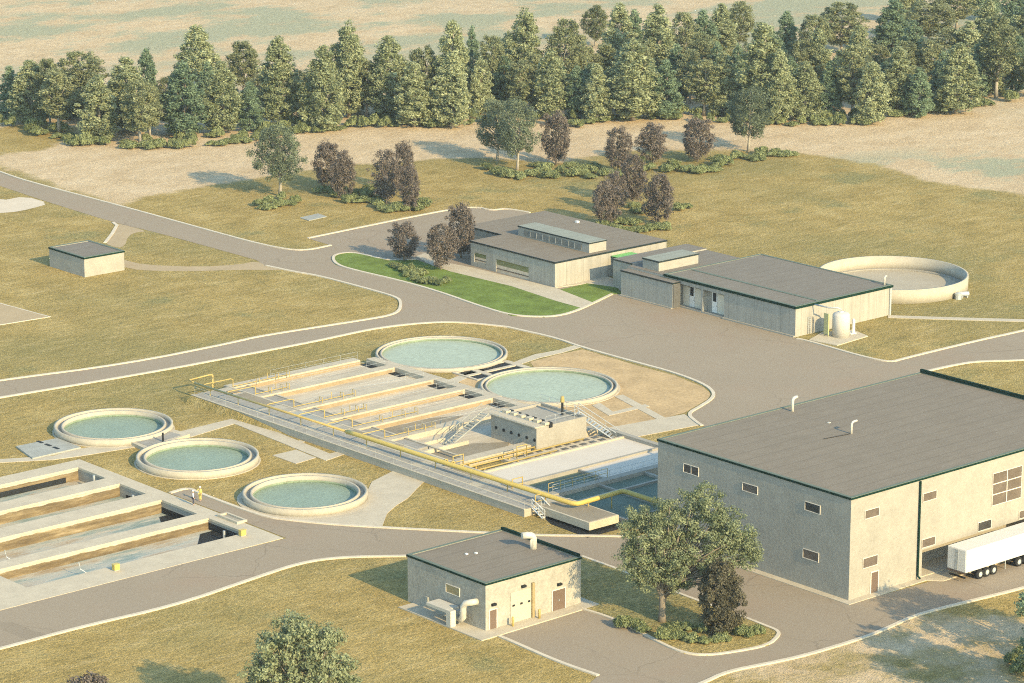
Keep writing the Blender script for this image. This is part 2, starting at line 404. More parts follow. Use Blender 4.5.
# ------------------------------------------------------------------ ground
SANDLINE = GL([(-60,150),(0,167),(50,184),(90,197),(120,205),(135,199),(180,190),(245,181),(300,172),(340,166),(420,160),(470,157),(560,164),(620,151),(690,150),(780,151),(860,161),(930,181),(1024,195),(1100,206)])
BX0, BX1, BY0, BY1 = -128.0, -72.4, -47.0, -8.4
def build_ground():
    xs = sorted(set([-6000,-3000,-1200,-500,-260,-180] + [round(v,2) for v in np.arange(-140, 330, 3.0)] + [420,600,900,1500,3000,6000] + [BX0, BX1]))
    ys = sorted(set([-6000,-3000,-1200,-500,-260,-190] + [round(v,2) for v in np.arange(-150, 340, 3.0)] + [420,600,900,1500,3000,6000] + [BY0, BY1]))
    X, Y = np.meshgrid(np.array(xs), np.array(ys), indexing='ij')
    P = np.stack([X.ravel(), Y.ravel()], 1)
    # signed distance to the edge of the bare ground
    best = np.full(len(P), 1e9); sign = np.ones(len(P))
    S = np.array(SANDLINE)
    for a, b in zip(S[:-1], S[1:]):
        d = b-a; t = np.clip(((P-a)@d)/(d@d), 0, 1); q = a+t[:,None]*d; dist = np.hypot(*(P-q).T)
        side = np.sign(d[0]*(P[:,1]-a[1])-d[1]*(P[:,0]-a[0]))
        m = dist < best; best[m] = dist[m]; sign[m] = side[m]
    poly = [tuple(p) for p in SANDLINE]+[G(1100,206), (900,-500), (6500,-500), (6500,6500), (-2500,6500), (-400,900)]
    ins = np.zeros(len(P), bool)
    for (ax, ay), (bx, by) in zip(poly, poly[1:]+poly[:1]):
        c_ = (ay > P[:,1]) != (by > P[:,1])
        with np.errstate(divide='ignore', invalid='ignore'): xi = (bx-ax)*(P[:,1]-ay)/(by-ay)+ax
        ins ^= c_ & (P[:,0] < xi)
    sd = best*np.where(ins, 1, -1)
    sand = np.clip(.5+sd/10, 0, 1)
    g = G(880, 672); sand = np.maximum(sand, .52*np.clip(1.9*np.clip(1.5-np.hypot((P[:,0]-g[0])/20, (P[:,1]-g[1])/11), 0, 1), 0, 1))
    # two more patches of grass beyond the line
    def blob(cx, cy, rx, ry, rot):
        c, s_ = math.cos(rot), math.sin(rot); dx = P[:,0]-cx; dy = P[:,1]-cy
        u = (dx*c+dy*s_)/rx; v = (-dx*s_+dy*c)/ry; return np.clip(1.5-np.hypot(u, v), 0, 1)
    g = G(20, 138); sand = sand*(1-.9*blob(g[0], g[1], 16, 10, .5))
    weed = np.clip((sd-45)/70, 0, 1)
    g = G(985, 168); weed = np.maximum(weed, 1.0*blob(g[0], g[1], 34, 14, -.6))
    Z = np.zeros(len(P))
    # low grass bank against the long walkway
    bank = np.interp(P[:,1], [-52, -25, 2, 9], [0, .75, .8, 0])*np.interp(P[:,0], [-58.1, -49, -41, -38], [0, 1, 1, 0])
    Z += bank*0.0
    far = np.clip((sd-20)/80, 0, 1)
    rng = np.random.default_rng(3)
    roll = np.sin(P[:,0]*.021+1)*np.sin(P[:,1]*.017+2)+.6*np.sin(P[:,0]*.043+P[:,1]*.031)
    Z += far*roll*.5
    nx, ny = len(xs), len(ys); f = []
    for i in range(nx-1):
        for j in range(ny-1):
            cx, cy = (xs[i]+xs[i+1])/2, (ys[j]+ys[j+1])/2
            if BX0 < cx < BX1 and BY0 < cy < BY1: continue
            a = i*ny+j; f.append((a, a+ny, a+ny+1, a+1))
    me = bpy.data.meshes.new('ground'); me.from_pydata([(float(p[0]), float(p[1]), float(z)) for p, z in zip(P, Z)], [], f)
    for nme, arr in (('sand', sand), ('weed', weed)):
        at = me.attributes.new(nme, 'FLOAT', 'POINT'); at.data.foreach_set('value', arr.astype(np.float32))
    me.materials.append(M['ground'])
    for p in me.polygons: p.use_smooth = True
    o = bpy.data.objects.new('ground', me); col.objects.link(o); struct(o)
build_ground()

# ------------------------------------------------------------------ roads, kerbs, paths, lawns
K1 = [(-30,161),(0,172),(25,181),(120,206),(210,231),(256,243.5),(288,250),(308,250.5),(331,245.5)]
K2 = [(308,238.5),(446,210),(476,207),(492,211),(505,208.5),(530,213)]
K3 = [(797,339),(809,341.5),(866,358),(891,362.7),(903,359),(979,340.5),(1024,331),(1120,308)]
K4 = [(1120,352),(1024,361),(979,361.5),(956,365),(924.5,372),(905,378)]
K5 = [(702,426),(697,423),(687,414.5),(700,407),(712,399.5),(714.5,393),(704.5,384.5),(674.5,373),(637,363),(579.5,347),(557,338.5),(512,328.5),(506,327),(456,322),(418,323.5),(376,328.5),(341,336),(313.5,342),(256,353),(150,373),(0,398),(-60,408)]
K6 = [(-60,391),(0,380.5),(125,364.5),(237.5,342),(256,337),(376,318.5),(392,315),(399.5,311),(401,303.5),(398.5,298.5),(383.5,293.5),(356,286),(318.5,276),(293.5,272),(266,266)]
K7 = [(256,260),(155,232),(117,223.5),(52,203.5),(0,186),(-30,176)]
FU = [(170,493.5),(188,488),(200,494),(251.5,513),(270.5,518),(280,519.5),(326,524.5),(381,528),(481,533),(537,536),(619,536.5),(655,539)]
FR = [(650,705),(704,683),(727,672),(768,664),(805.5,656),(868,637),(893,626),(918,614.5),(985,598),(1013,591),(1024,588),(1120,566)]
FS = [(598,676),(557,662),(512,642),(500,637)]
FL = [(406,556.5),(341,557.5),(301,563),(256,578),(175,606),(82,627),(0,649.5),(-60,663)]
ch = lambda k: chaikin(GL(k), 2)
k1, k2, k3, k4, k5, k6, k7, fu, fr, fs, fl = map(ch, (K1, K2, K3, K4, K5, K6, K7, FU, FR, FS, FL))
struct(MB().sheet(k1+k2+GL([(540,250),(622,290),(700,306),(790,334)])+k3+k4+GL([(900,420),(760,440)])+k5+k6+k7, .02).build('road', 'asphalt'))
struct(MB().sheet(fu+GL([(850,604),(947,577),(1024,557),(1120,534)])+fr[::-1]+GL([(560,710)])+fs+[(-70,-78),(-70,-69.2)]+fl+GL([(-60,624),(0,609)])+[(-72.1,-47.2)], .02).build('road', 'asphalt'))
kb = MB()
for k in (k1, k2, k3, k4, k5, k6, fu, fr, fs, fl): kb.strip(k, .42, -.05, .14)
struct(kb.build('kerb', 'kerb'))

LAWN1 = [(341,253.5),(332,257),(336,265),(356,271),(396,280),(436,291),(481,307),(512,316),(544,317.5),(562,315.5),(577,311),(581,308.5),(555.5,301.5),(512,287),(450,272),(432,266),(416,260),(388,261),(356,253)]
LAWN2 = [(556.5,291),(587,284),(617,288),(622,294),(612,294.5),(593.5,303.5)]
ISL = [(582,557),(617,569.5),(667,589.5),(702,603),(742,617),(768,627.5),(778,631.5),(779,636),(768,646),(737,652),(707,656),(684.5,654),(662,644.5),(632,628),(607,617),(584,610)]
struct(MB().prism(GL(LAWN1), -.05, .1).build('lawn', 'lawn'))
struct(MB().prism(GL(LAWN2), -.05, .1).build('lawn', 'lawn'))
isl = [(-62.6,-82.9),(-62.6,-70.9),(-66,-69.6)]
struct(MB().prism(GL(ISL)+isl, -.05, .09).build('grass_island', 'ground'))
kb = MB()
kb.strip(chaikin(GL([(416,260),(388,261),(356,253),(341,253.5),(332,257),(336,265),(356,271),(396,280),(436,291),(481,307),(512,316),(544,317.5),(562,315.5),(577,311),(593.5,303.5),(612,294.5)]), 2), .42, -.05, .15)
kb.strip(chaikin(GL(ISL), 2), .36, -.05, .15)
struct(kb.build('kerb', 'kerb'))
WALK = [(416,257),(425,253.5),(450,264),(471.5,268),(555.5,288.5),(593.5,303.5),(581,308.5),(555.5,301.5),(512,287),(450,272),(432,266)]
struct(MB().prism(GL(WALK), -.05, .115).build('sidewalk', 'concrete'))
struct(MB().prism(GL([(556,288.2),(600,274.5),(622,282),(621,291),(617,288),(587,284)]), -.05, .11).build('pavement', 'concrete'))

def path(pts, mat='concrete', z=.05, name='path', world=False):
    return struct(MB().prism(pts if world else GL(pts), -.05, z).build(name, mat))
path([(-30,464),(0,459.5),(54,456),(75,449.5),(130,442),(175,433),(240,417),(249,419.6),(192,437),(135,447.5),(80,456.5),(54,460),(0,463),(-30,468)])
path([(240,417.5),(247,420),(330,454),(345,450),(349,453),(326,461),(232,423)], z=.055)
path([(287,445),(300,440.5),(305,442),(293,448)], z=.06)
path([(272.5,455.6),(296,450),(316,458),(296,464)])
path([(393.7,471),(424,482),(416,490),(408,498.4),(396,506),(387,514),(382,527.5),(326,524),(285,519),(305,514),(340,510),(366,494),(372,482)], z=.06)
path([(447,380.5),(478,369),(490,371),(474,375),(455,384)], z=.04)
path([(510,364),(520,360),(535,354.5),(557,350.5),(574,345.5),(581,347.5),(562,353),(540,358),(522,364)], z=.04)
path([(600,429.5),(684.5,414.5),(701,425),(627,439)], z=.05)
path([(614,396.5),(623,395),(666,418.5),(658,420)], z=.056)
path([(592,405.5),(600,403),(613,412),(645,404.5),(650,406.5),(609,416)], z=.053)
path([(888,315.5),(950,317.5),(1060,320.5),(1060,323),(950,320),(888,318)], z=.05)
struct(MB().sheet(GL([(530,362),(560,354),(583,349.5),(637,365.5),(674.5,375.5),(703,387),(711,394),(708,399),(684,413),(664.5,418),(607,428),(585,440),(575,430),(560,400)]), .012).build('parched_ground', 'brown_grass'))
struct(MB().sheet(GL([(452,372),(480,366),(492,392),(488,401),(470,396)]), .012).build('parched_ground', 'brown_grass'))
struct(MB().sheet(chaikin(GL([(-20,192),(0,201),(25,196),(50,203.5),(30,209),(15,212),(0,213),(-20,214)]),1), .01).build('sand_patch', 'sandpatch'))
struct(MB().sheet(GL([(-30,294),(0,303.5),(50,317),(0,325),(-30,331)]), .01).build('dirt_patch', 'dirt'))
kb = MB().strip(GL([(-30,294),(0,303.5),(50,317),(0,325),(-30,331)]), .25, -.05, .06); struct(kb.build('edging', 'kerb'))
struct(MB().sheet(chaikin(GL([(117,223.5),(131,226.5),(147,231.5),(137,232),(128,236),(125,246),(117,248),(104,243),(112,233),(119,226)]), 1), .012).build('dirt_track', 'dirt'))
struct(MB().sheet(chaikin(GL([(124,260),(145,265),(200,267),(240,264.5),(256,261),(300,270),(262,270),(230,270),(190,271.5),(140,270.5),(124,267)]), 1), .014).build('dirt_track', 'dirt'))
struct(MB().strip(GL([(105,243),(112,234),(117,225.5),(113,222.5)]), .5, -.05, .09).build('edging', 'kerb'))
tag(MB().prism(GL([(300,218),(318,214),(327,217),(309,221)]), 0, .1).build('inspection_slab', 'lid'), 'pale flat slab lying alone in the dry grass by the road junction', 'slab')

# ------------------------------------------------------------------ buildings
def walls_ring(x0, x1, y0, y1, h, t=.3, z0=-.2):
    m = MB()
    m.box(x0, x1, y0, y0+t, z0, h); m.box(x0, x1, y1-t, y1, z0, h)
    m.box(x0, x0+t, y0+t, y1-t, z0, h); m.box(x1-t, x1, y0+t, y1-t, z0, h)
    return m
def coping(x0, x1, y0, y1, h, o=.06, t=.31, z=.05):
    m = MB()
    m.box(x0-o, x1+o, y0-o, y0+t, h, h+z); m.box(x0-o, x1+o, y1-t, y1+o, h, h+z)
    m.box(x0-o, x0+t, y0+t, y1-t, h, h+z); m.box(x1-t, x1+o, y0+t, y1-t, h, h+z)
    return m
def fascia(x0, x1, y0, y1, h, o=.09, d=.22, t=.09):
    m = MB(); g = .004
    m.box(x0-o, x1+o, y0-o, y0-g, h-d, h-.003); m.box(x0-o, x1+o, y1+g, y1+o, h-d, h-.003)
    m.box(x0-o, x0-g, y0-g, y1+g, h-d, h-.003); m.box(x1+g, x1+o, y0-g, y1+g, h-d, h-.003)
    return m
def block(root, x0, x1, y0, y1, h, wm, rm, drop=.3, fm='fascia', d=.22, z0=-.2):
    walls_ring(x0, x1, y0, y1, h, z0=z0).build('wall', wm, root)
    r = MB().box(x0+.3, x1-.3, y0+.3, y1-.3, h-drop-.15, h-drop).build('roof', rm, root)
    coping(x0, x1, y0, y1, h).build('coping', 'coping', root)
    fascia(x0, x1, y0, y1, h, d=d).build('fascia', fm, root)
    return r
def win_x(root, X, ya, yb, za, zb, mull=1, rows=1, glass='brown_glass', name='window', out=-1):
    """window in a wall whose outer face is at X and looks to -X (out=-1)"""
    y0, y1 = min(ya, yb), max(ya, yb); f = .06
    m = MB(); a, b = (X-.07, X-.003)
    m.box(a, b, y0-f, y1+f, za-f, za); m.box(a, b, y0-f, y1+f, zb, zb+f); m.box(a, b, y0-f, y0, za, zb); m.box(a, b, y1, y1+f, za, zb)
    for i in range(1, mull+1):
        y = y0+(y1-y0)*i/(mull+1); m.box(X-.05, X-.003, y-.04, y+.04, za, zb)
    w = m.build(name, 'frame', root)
    MB().box(X-.02, X-.002, y0, y1, za, zb).build('pane', glass, w)
    return w
def win_y(root, Y, xa, xb, za, zb, mull=1, rows=1, glass='brown_glass', name='window', fm='frame'):
    x0, x1 = min(xa, xb), max(xa, xb); f = .06
    m = MB(); a, b = (Y-.07, Y-.003)
    m.box(x0-f, x1+f, a, b, za-f, za); m.box(x0-f, x1+f, a, b, zb, zb+f); m.box(x0-f, x0, a, b, za, zb); m.box(x1, x1+f, a, b, za, zb)
    for i in range(1, mull+1):
        x = x0+(x1-x0)*i/(mull+1); m.box(x-.05, x+.05, Y-.05, Y-.003, za, zb)
    for i in range(1, rows):
        z = za+(zb-za)*i/rows
        for k in range(mull+1):
            xa_ = x0+(x1-x0)*k/(mull+1)+(.05 if k else 0); xb_ = x0+(x1-x0)*(k+1)/(mull+1)-(.05 if k < mull else 0)
            m.box(xa_, xb_, Y-.045, Y-.003, z-.05, z+.05)
    w = m.build(name, fm, root)
    MB().box(x0, x1, Y-.02, Y-.002, za, zb).build('pane', glass, w)
    return w
def gooseneck(root, x, y, z, h, r, reach, dirn=(1, 0), name='vent_pipe', mat='duct'):
    p = [(x, y, z-.25), (x, y, z+h*.75)]
    for a in (30, 60, 90):
        p.append((x+dirn[0]*reach*.5*(1-math.cos(R(a))), y+dirn[1]*reach*.5*(1-math.cos(R(a))), z+h*.75+h*.25*math.sin(R(a))))
    p.append((x+dirn[0]*reach, y+dirn[1]*reach, z+h))
    return MB().tube(p, r, 10).build(name, mat, root, smooth=True)

# --- big process hall
bx0, bx1, by0, by1, bh = -42.1, -1.0, -100.1, -72.45, 10.74
b = thing('process_hall', 'large tall grey-brown flat roofed hall with small windows, truck beside it', 'building', (bx0, by0, 0))
DK0, DK1, DZ = -31.3, -14.6, 3.0
m = MB(); t = .3
m.box(bx0, DK0, by0, by0+t, -.2, bh); m.box(DK0, DK1, by0, by0+t, DZ, bh); m.box(DK1, bx1, by0, by0+t, -.2, bh)
m.box(bx0, bx1, by1-t, by1, -.2, bh); m.box(bx0, bx0+t, by0+t, by1-t, -.2, bh); m.box(bx1-t, bx1, by0+t, by1-t, -.2, bh)
m.box(DK0-.3, DK0, by0+t, by0+3.4, -.2, DZ+.3); m.box(DK1, DK1+.3, by0+t, by0+3.4, -.2, DZ+.3)
m.box(DK0, DK1, by0+3.1, by0+3.4, -.2, DZ+.3); m.box(DK0, DK1, by0+t, by0+3.1, DZ+.003, DZ+.3)
m.build('wall', 'stucco', b)
MB().box(DK0+.003, DK1-.003, by0+.02, by0+3.1, 0, .18).build('dock_floor', 'concrete', b)
rf = MB().box(bx0+.3, bx1-.3, by0+.3, by1-.3, bh-.7, bh-.01).build('roof', 'roof', b)
MB().box(bx1-.3, bx1, by0+.1, by1-.1, bh+.052, bh+.45).build('upstand', 'fascia', b)  # dark colour carries the shade of the inner parapet face
coping(bx0, bx1, by0, by1, bh).build('coping', 'coping', b); fascia(bx0, bx1, by0, by1, bh, d=.2).build('fascia', 'fascia', b)
for (ya, yb, za, zb) in ((-76.38,-78.56,8.08,8.95),(-85.06,-87.17,8.09,8.88),(-93.9,-95.93,8.1,8.93),(-93.78,-95.89,3.04,3.94)):
    win_x(b, bx0, ya, yb, za, zb, 1 if ya == -76.38 else 0, glass='glass' if zb > 8.9 else 'brown_glass')
for (xa, xb, za, zb) in ((-40.05,-38.04,8.15,8.98),(-40.14,-38.05,3.0,3.98),(-31.4,-29.45,3.25,4.1),(-22.8,-20.78,3.2,4.1),(-31.47,-29.47,8.17,9.0),(-16.31,-14.3,3.2,4.0),(-9,-7,8.1,9),(-5,-3,8.1,9)):
    win_y(b, by0, xa, xb, za, zb, 0, glass='glass' if abs(xa+22.8) < .1 else 'brown_glass')
win_y(b, by0, -20.72, -16.2, 5.55, 8.97, 1, 3)
d = MB().box(-38.9, -37.9, by0-.05, by0-.003, .1, 2.25).build('door', 'door', b)
fr = MB(); fr.box(-39.02, -38.9, by0-.08, by0-.003, .08, 2.37); fr.box(-37.9, -37.78, by0-.08, by0-.003, .08, 2.37); fr.box(-38.9, -37.9, by0-.08, by0-.003, 2.25, 2.37); fr.build('door_frame', 'frame', d)
MB().tube([(-32.05, by0-.15, bh-.25), (-32.05, by0-.15, .45), (-32.05, by0-.5, .25)], .11, 8).build('downpipe', 'fascia', b, True)
MB().prism([(bx0-.9, by1), (bx0-.9, by0-.9), (DK0-.2, by0-.9), (DK0+.9, by0-2.2), (DK1, by0-2.2), (DK1, by0-.003), (bx0-.003, by0-.003), (bx0-.003, by1)], -.05, .09).build('apron', 'concrete', b)
gooseneck(rf, -23.7, -74.2, bh-.01, 1.5, .17, .7, (1, 0)); gooseneck(rf, -25.3, -84.4, bh-.01, 1.3, .12, .8, (1, 0))
MB().box(-24.2, -23.9, -80.1, -79.8, bh-.01, bh+.06).build('roof_drain', 'duct', rf)
MB().tube([(-29.0,-83.9,bh+.03),(-25.6,-84.4,bh+.03)], .04, 6).build('conduit', 'dark', rf)

# --- small plant building by the front road
sx0, sx1, sy0, sy1, sh = -75.25, -62.8, -83.2, -71.3, 4.9
s = thing('blower_building', 'small cubic render building with duct on its shaded side, front right grass', 'building', (sx0, sy0, 0))
walls_ring(sx0, sx1, sy0, sy1, sh).build('wall', 'stucco_rough', s)
MB().box(sx1-.3, sx1, sy0+.1, sy1-.1, sh+.052, sh+.32).build('upstand', 'fascia', s)  # coloured dark for the shaded inner side of the parapet
rf = MB().box(sx0+.3, sx1-.3, sy0+.3, sy1-.3, sh-.75, sh-.03).build('roof', 'roof', s)
coping(sx0, sx1, sy0, sy1, sh).build('coping', 'coping', s); fascia(sx0, sx1, sy0, sy1, sh, d=.18).build('fascia', 'fascia', s)
win_x(s, sx0, -77.3, -79.3, 2.6, 3.4, 0, glass='orange_glass')
ap = MB().prism([(-77.2,-72.2),(-77.3,-85.0),(-75.4,-85.0),(-61.6,-84.7),(-61.6,-81),(sx1+.003,-81),(sx1+.003,sy0-.003),(sx0-.003,sy0-.003),(sx0-.003,-72.2)], -.05, .11).build('apron', 'concrete', s)
def door_y(root, Y, xa, xb, z1, mat, name='door', fm='frame'):
    d = MB().box(xa, xb, Y-.05, Y-.003, .12, z1).build(name, mat, root)
    f = MB(); f.box(xa-.09, xa, Y-.08, Y-.003, .12, z1+.09); f.box(xb, xb+.09, Y-.08, Y-.003, .12, z1+.09); f.box(xa, xb, Y-.08, Y-.003, z1, z1+.09)
    f.build('door_frame', fm, d); return d
d = door_y(s, sy0, -74.75, -73.9, 2.05, 'door'); MB().box(-74.05,-73.97, sy0-.12, sy0-.05, 1.0, 1.15).build('handle','steel',d)
d = door_y(s, sy0, -66.6, -64.95, 2.2, 'door'); MB().box(-65.82,-65.74, sy0-.12, sy0-.05, 1.0, 1.2).build('handle','steel',d)
rd = MB().box(-72.05, -69.4, sy0-.05, sy0-.003, .12, 3.25).build('roller_door', 'blank_door', s)
for x in (-71.85, -70.85, -69.85): MB().box(x, x+.32, sy0-.07, sy0-.05, 1.78, 1.98).build('vision_panel', 'dark', rd)
MB().box(-69.37, -69.05, sy0-.2, sy0-.003, .12, 3.7).build('door_track', 'orange_glass', rd)
for x, z in ((-74.3, 2.5), (-70.45, 3.5), (-65.75, 2.65)):
    MB().box(x-.24, x+.24, sy0-.3, sy0-.003, z, z+.22).build('wall_lamp', 'dark', s)
for i, (x, lab) in enumerate(((-72.4, 'short yellow bollard left of the cream roller door'), (-68.95, 'short yellow bollard right of the cream roller door'))):
    o = MB().tube([(x, sy0-.75, 0), (x, sy0-.75, 1.0), (x, sy0-.75, 1.08)], [.13, .13, .06], 10).build('bollard', 'yellow', None, True); tag(o, lab, 'bollard', 'bollards at the roller door')
gooseneck(rf, -64.5, -78.0, sh-.03, 1.45, .36, -1.5, (.75, -.3))
for x, y in ((-70.9,-75.2),(-70.0,-75.6)): MB().box(x, x+.25, y, y+.25, sh-.03, sh+.1).build('roof_drain', 'white', rf)
# intake duct and unit on the shaded side
dk = MB()
dk.tube([(sx0+.05, -81.9, 2.75), (sx0-.55, -81.75, 2.75), (sx0-.85, -81.2, 2.6), (sx0-.9, -80.9, 2.1), (sx0-.9, -80.9, 1.1), (sx0-.8, -80.4, .7), (sx0-.5, -80.1, .65)], .33, 12)
dk.build('bent_duct', 'duct', s, True)
u = MB().box(sx0-2.0, sx0-.35, -79.6, -76.6, 1.45, 1.75).build('duct_hood', 'duct', s)
MB().box(sx0-2.0, sx0-1.35, -80.3, -79.62, .1, 1.75).build('duct_leg', 'duct', s)
MB().box(sx0-1.1, sx0-.3, -80.0, -79.65, .9, 1.5).build('fan_box', 'steel', s)
MB().tube([(sx0-.7,-80.0,.1),(sx0-.7,-80.0,.9)], .06, 6).build('stand', 'steel', s)
MB().box(sx0-.2, sx0-.003, -74.6, -74.2, .5, 1.3).build('switch_box', 'lid', s)

# --- long treatment building
lg = thing('treatment_building', 'long low concrete building with grey sheet roof and two white doors, round tank behind', 'building', (30.0, -23, 0))
lx0, lx1, ly0, ly1, lh = 30.0, 48.6, -23.0, 1.8, 4.13
m = MB()
RY0, RY1, RZ = -9.7, -0.55, 3.3         # recessed entrance bay
m.box(lx0, lx1, ly0, ly0+t, -.2, lh); m.box(lx0, lx1, ly1-t, ly1, -.2, lh); m.box(lx1-t, lx1, ly0+t, ly1-t, -.2, lh)
m.box(lx0, lx0+t, ly0+t, RY0, -.2, lh); m.box(lx0, lx0+t, RY1, ly1-t, -.2, lh); m.box(lx0, lx0+t, RY0, RY1, RZ, lh)
m.box(lx0+.9, lx0+1.2, RY0-.3, RY1+.3, -.2, lh-.4); m.box(lx0+t, lx0+.9, RY0-.3, RY0, -.2, lh-.4); m.box(lx0+t, lx0+.9, RY1, RY1+.3, -.2, lh-.4)
m.box(lx0+t, lx0+.9, RY0, RY1, RZ+.003, RZ+.2)
m.box(lx0+.02, lx0+.9, -5.6, -5.25, -.2, RZ)
m.build('wall', 'panel', lg)
MB().box(lx0-.02, lx0+.9, RY0+.003, -5.603, .0, .22).build('step', 'grey_concrete', lg); MB().box(lx0-.02, lx0+.9, -5.247, RY1-.003, .0, .22).build('step', 'grey_concrete', lg)
for y0 in (-3.2, -7.6):
    d = MB().box(lx0+.83, lx0+.897, y0, y0+1.0, .22, 3.0).build('door', 'white', lg)
    MB().box(lx0+.81, lx0+.83, y0+.2, y0+.85, 1.75, 2.95).build('pane', 'dark', d)
    MB().box(lx0+.77, lx0+.83, y0+.06, y0+.14, 1.1, 1.3).build('handle', 'steel', d)
MB().box(lx0+.85, lx0+.897, -4.7, -3.25, .22, 2.9).build('side_panel', 'cream_panel', lg)
MB().box(lx0+.85, lx0+.897, -9.4, -7.65, .22, 2.9).build('side_panel', 'cream_panel', lg)
MB().box(lx0+.85, lx0+.897, -2.1, -.9, .22, 2.9).build('side_panel', 'cream_panel', lg)
rf = MB().box(lx0+.3, lx1-.3, ly0+.3, ly1-.3, lh-.3, lh-.02).build('roof', 'roof2', lg)
MB().box(34.4, 34.85, ly0+.5, ly1-.5, lh-.018, lh+.05).build('roof_ridge', 'coping', rf)
coping(lx0, lx1, ly0, ly1, lh).build('coping', 'coping', lg); fascia(lx0, lx1, ly0, ly1, lh, d=.3, o=.16).build('fascia', 'fascia', lg)
gooseneck(rf, 47.9, -22.3, lh-.02, 1.2, .12, .4, (1, 0))
MB().box(lx1-.5, lx1-.2, ly0-.2, ly0-.003, .05, lh-.35).build('downpipe', 'steel', lg)
# lower wing and back block
walls_ring(28.6, 30.0-.003, -1.2, 9.1, 3.6).build('wall', 'panel', lg)
MB().box(28.6, 29.997, -1.2, 9.1, 3.603, 3.64).build('roof', 'roof2', lg)
fascia(28.6, 29.9, -1.2, 9.1, 3.62, d=.2).build('fascia', 'black_trim', lg)
walls_ring(30.002, 45.3, 1.803, 9.3, 3.9).build('wall', 'panel', lg)
walls_ring(31.0, 45.3, 9.303, 13.3, 4.1).build('wall', 'panel', lg)
MB().box(30.002, 45.3, 1.803, 9.3, 3.903, 3.94).build('roof', 'roof2', lg)
MB().box(31.0, 45.3, 9.303, 13.3, 4.103, 4.14).build('roof', 'roof2', lg)
fascia(31.0, 45.3, 9.5, 13.3, 4.12, d=.18).build('fascia', 'black_trim', lg)
walls_ring(30.9, 38.5, 4.0, 7.2, 5.35, z0=3.945).build('monitor_wall', 'stucco', lg)
MB().box(30.9, 38.5, 4.0, 7.2, 5.353, 5.39).build('roof', 'roof_pale', lg); fascia(30.9, 38.5, 4.0, 7.2, 5.37, d=.2).build('fascia', 'black_trim', lg)
MB().box(lx0-.35, lx0-.02, ly0, RY0, -.05, .2).build('plinth', 'grey_concrete', lg)
MB().box(28.3, 28.58, -1.2, 9.1, -.05, .16).build('plinth', 'grey_concrete', lg)
for i in range(1):
    MB().box(33.2, 34.6, ly0-.06, ly0-.003, .1, 2.3).build('door', 'grey_concrete', lg)
MB().box(28.65, 29.95, -1.32, -1.203, .1, 3.35).build('louvre', 'vent_dark', lg)  # dark panel painting the shade of a recess onto the wing's end face
lad = MB()
for x in (32.35, 32.75): lad.tube([(x, ly0-.15, .1), (x, ly0-.15, 2.4)], .04, 5)
for k in range(8): lad.tube([(32.35, ly0-.15, .3+.28*k), (32.75, ly0-.15, .3+.28*k)], .03, 5)
lad.build('ladder', 'steel', lg)

# tank pad, tank, panel
path([(809,340.5),(822,333),(853,330.5),(868,336.7),(837,346)], 'concrete', .12, 'tank_pad')
tx, ty = 34.6, -26.9
tk = thing('chemical_tank', 'white upright cylindrical tank with domed top beside the concrete building end', 'tank', (tx, ty, 0))
MB().tube([(tx,ty,.1),(tx,ty,3.0),(tx,ty,3.2),(tx,ty,3.38),(tx,ty,3.44)], [1.16,1.16,1.05,.7,.1], 28).build('tank_body', 'tank_white', tk, True)
MB().tube([(tx,ty,3.4),(tx,ty,3.75),(tx-.5,ty+.2,4.0),(tx-1.3,ty+1.0,4.0),(tx-1.4,ty+3.5,4.0)], .1, 8).build('feed_pipe', 'steel', tk, True)
MB().tube([(tx,ty,3.38),(tx,ty,3.5)], .3, 12).build('hatch', 'white', tk)
o = MB().box(33.1, 33.2, -26.0, -25.2, .4, 3.2).box(33.2, 33.3, -26.0, -25.9, .1, 3.2).box(33.2, 33.3, -25.3, -25.2, .1, 3.2).build('guard_panel', 'lime'); tag(o, 'lime green guard panel standing beside the white tank', 'panel')
o = MB().tube([(37.0,-26.9,.1),(37.0,-26.9,1.9),(37.0,-26.9,2.1)], [.22,.22,.1], 10).tube([(36.5,-26.2,.1),(36.5,-26.2,1.5)], .14, 8).box(36.3,37.3,-27.2,-26.0,.1,.2).build('dosing_pump', 'white'); tag(o, 'slim white dosing vessel right of the white tank', 'pump')

# --- far administration building
fb = thing('admin_building', 'low concrete building with clerestory box on its roof behind the green lawn', 'building', (24.65, 18.4, 0))
W1 = (36.0, 33.9, .95, 2.35); W2 = (32.0, 25.8, .12, 2.2)
h1 = 3.66; x0, x1, y0, y1 = 24.65, 31.0, 18.4, 36.6
m = MB()
m.box(x0, 46.2, y0, y0+t, -.2, h1)
segs = [(y0+t, 24.0), (31.05, 33.2), (35.8, y1)]
for a, c in segs: m.box(x0, x0+t, a, c, -.2, h1)
m.box(x0, x0+t, 24.0, 31.05, -.2, .1); m.box(x0, x0+t, 24.0, 31.05, 1.95, h1)
m.box(x0, x0+t, 33.2, 35.8, -.2, .7); m.box(x0, x0+t, 33.2, 35.8, 2.1, h1)
m.box(x0+t, 31.0, y1-t, y1, -.2, h1); m.box(30.7, 31.0, y1, 44.5, -.2, h1); m.box(30.7, 46.2, 44.5, 44.8, -.2, h1); m.box(45.9, 46.2, y0+t, 44.5, -.2, h1)
m.build('wall', 'panel', fb)
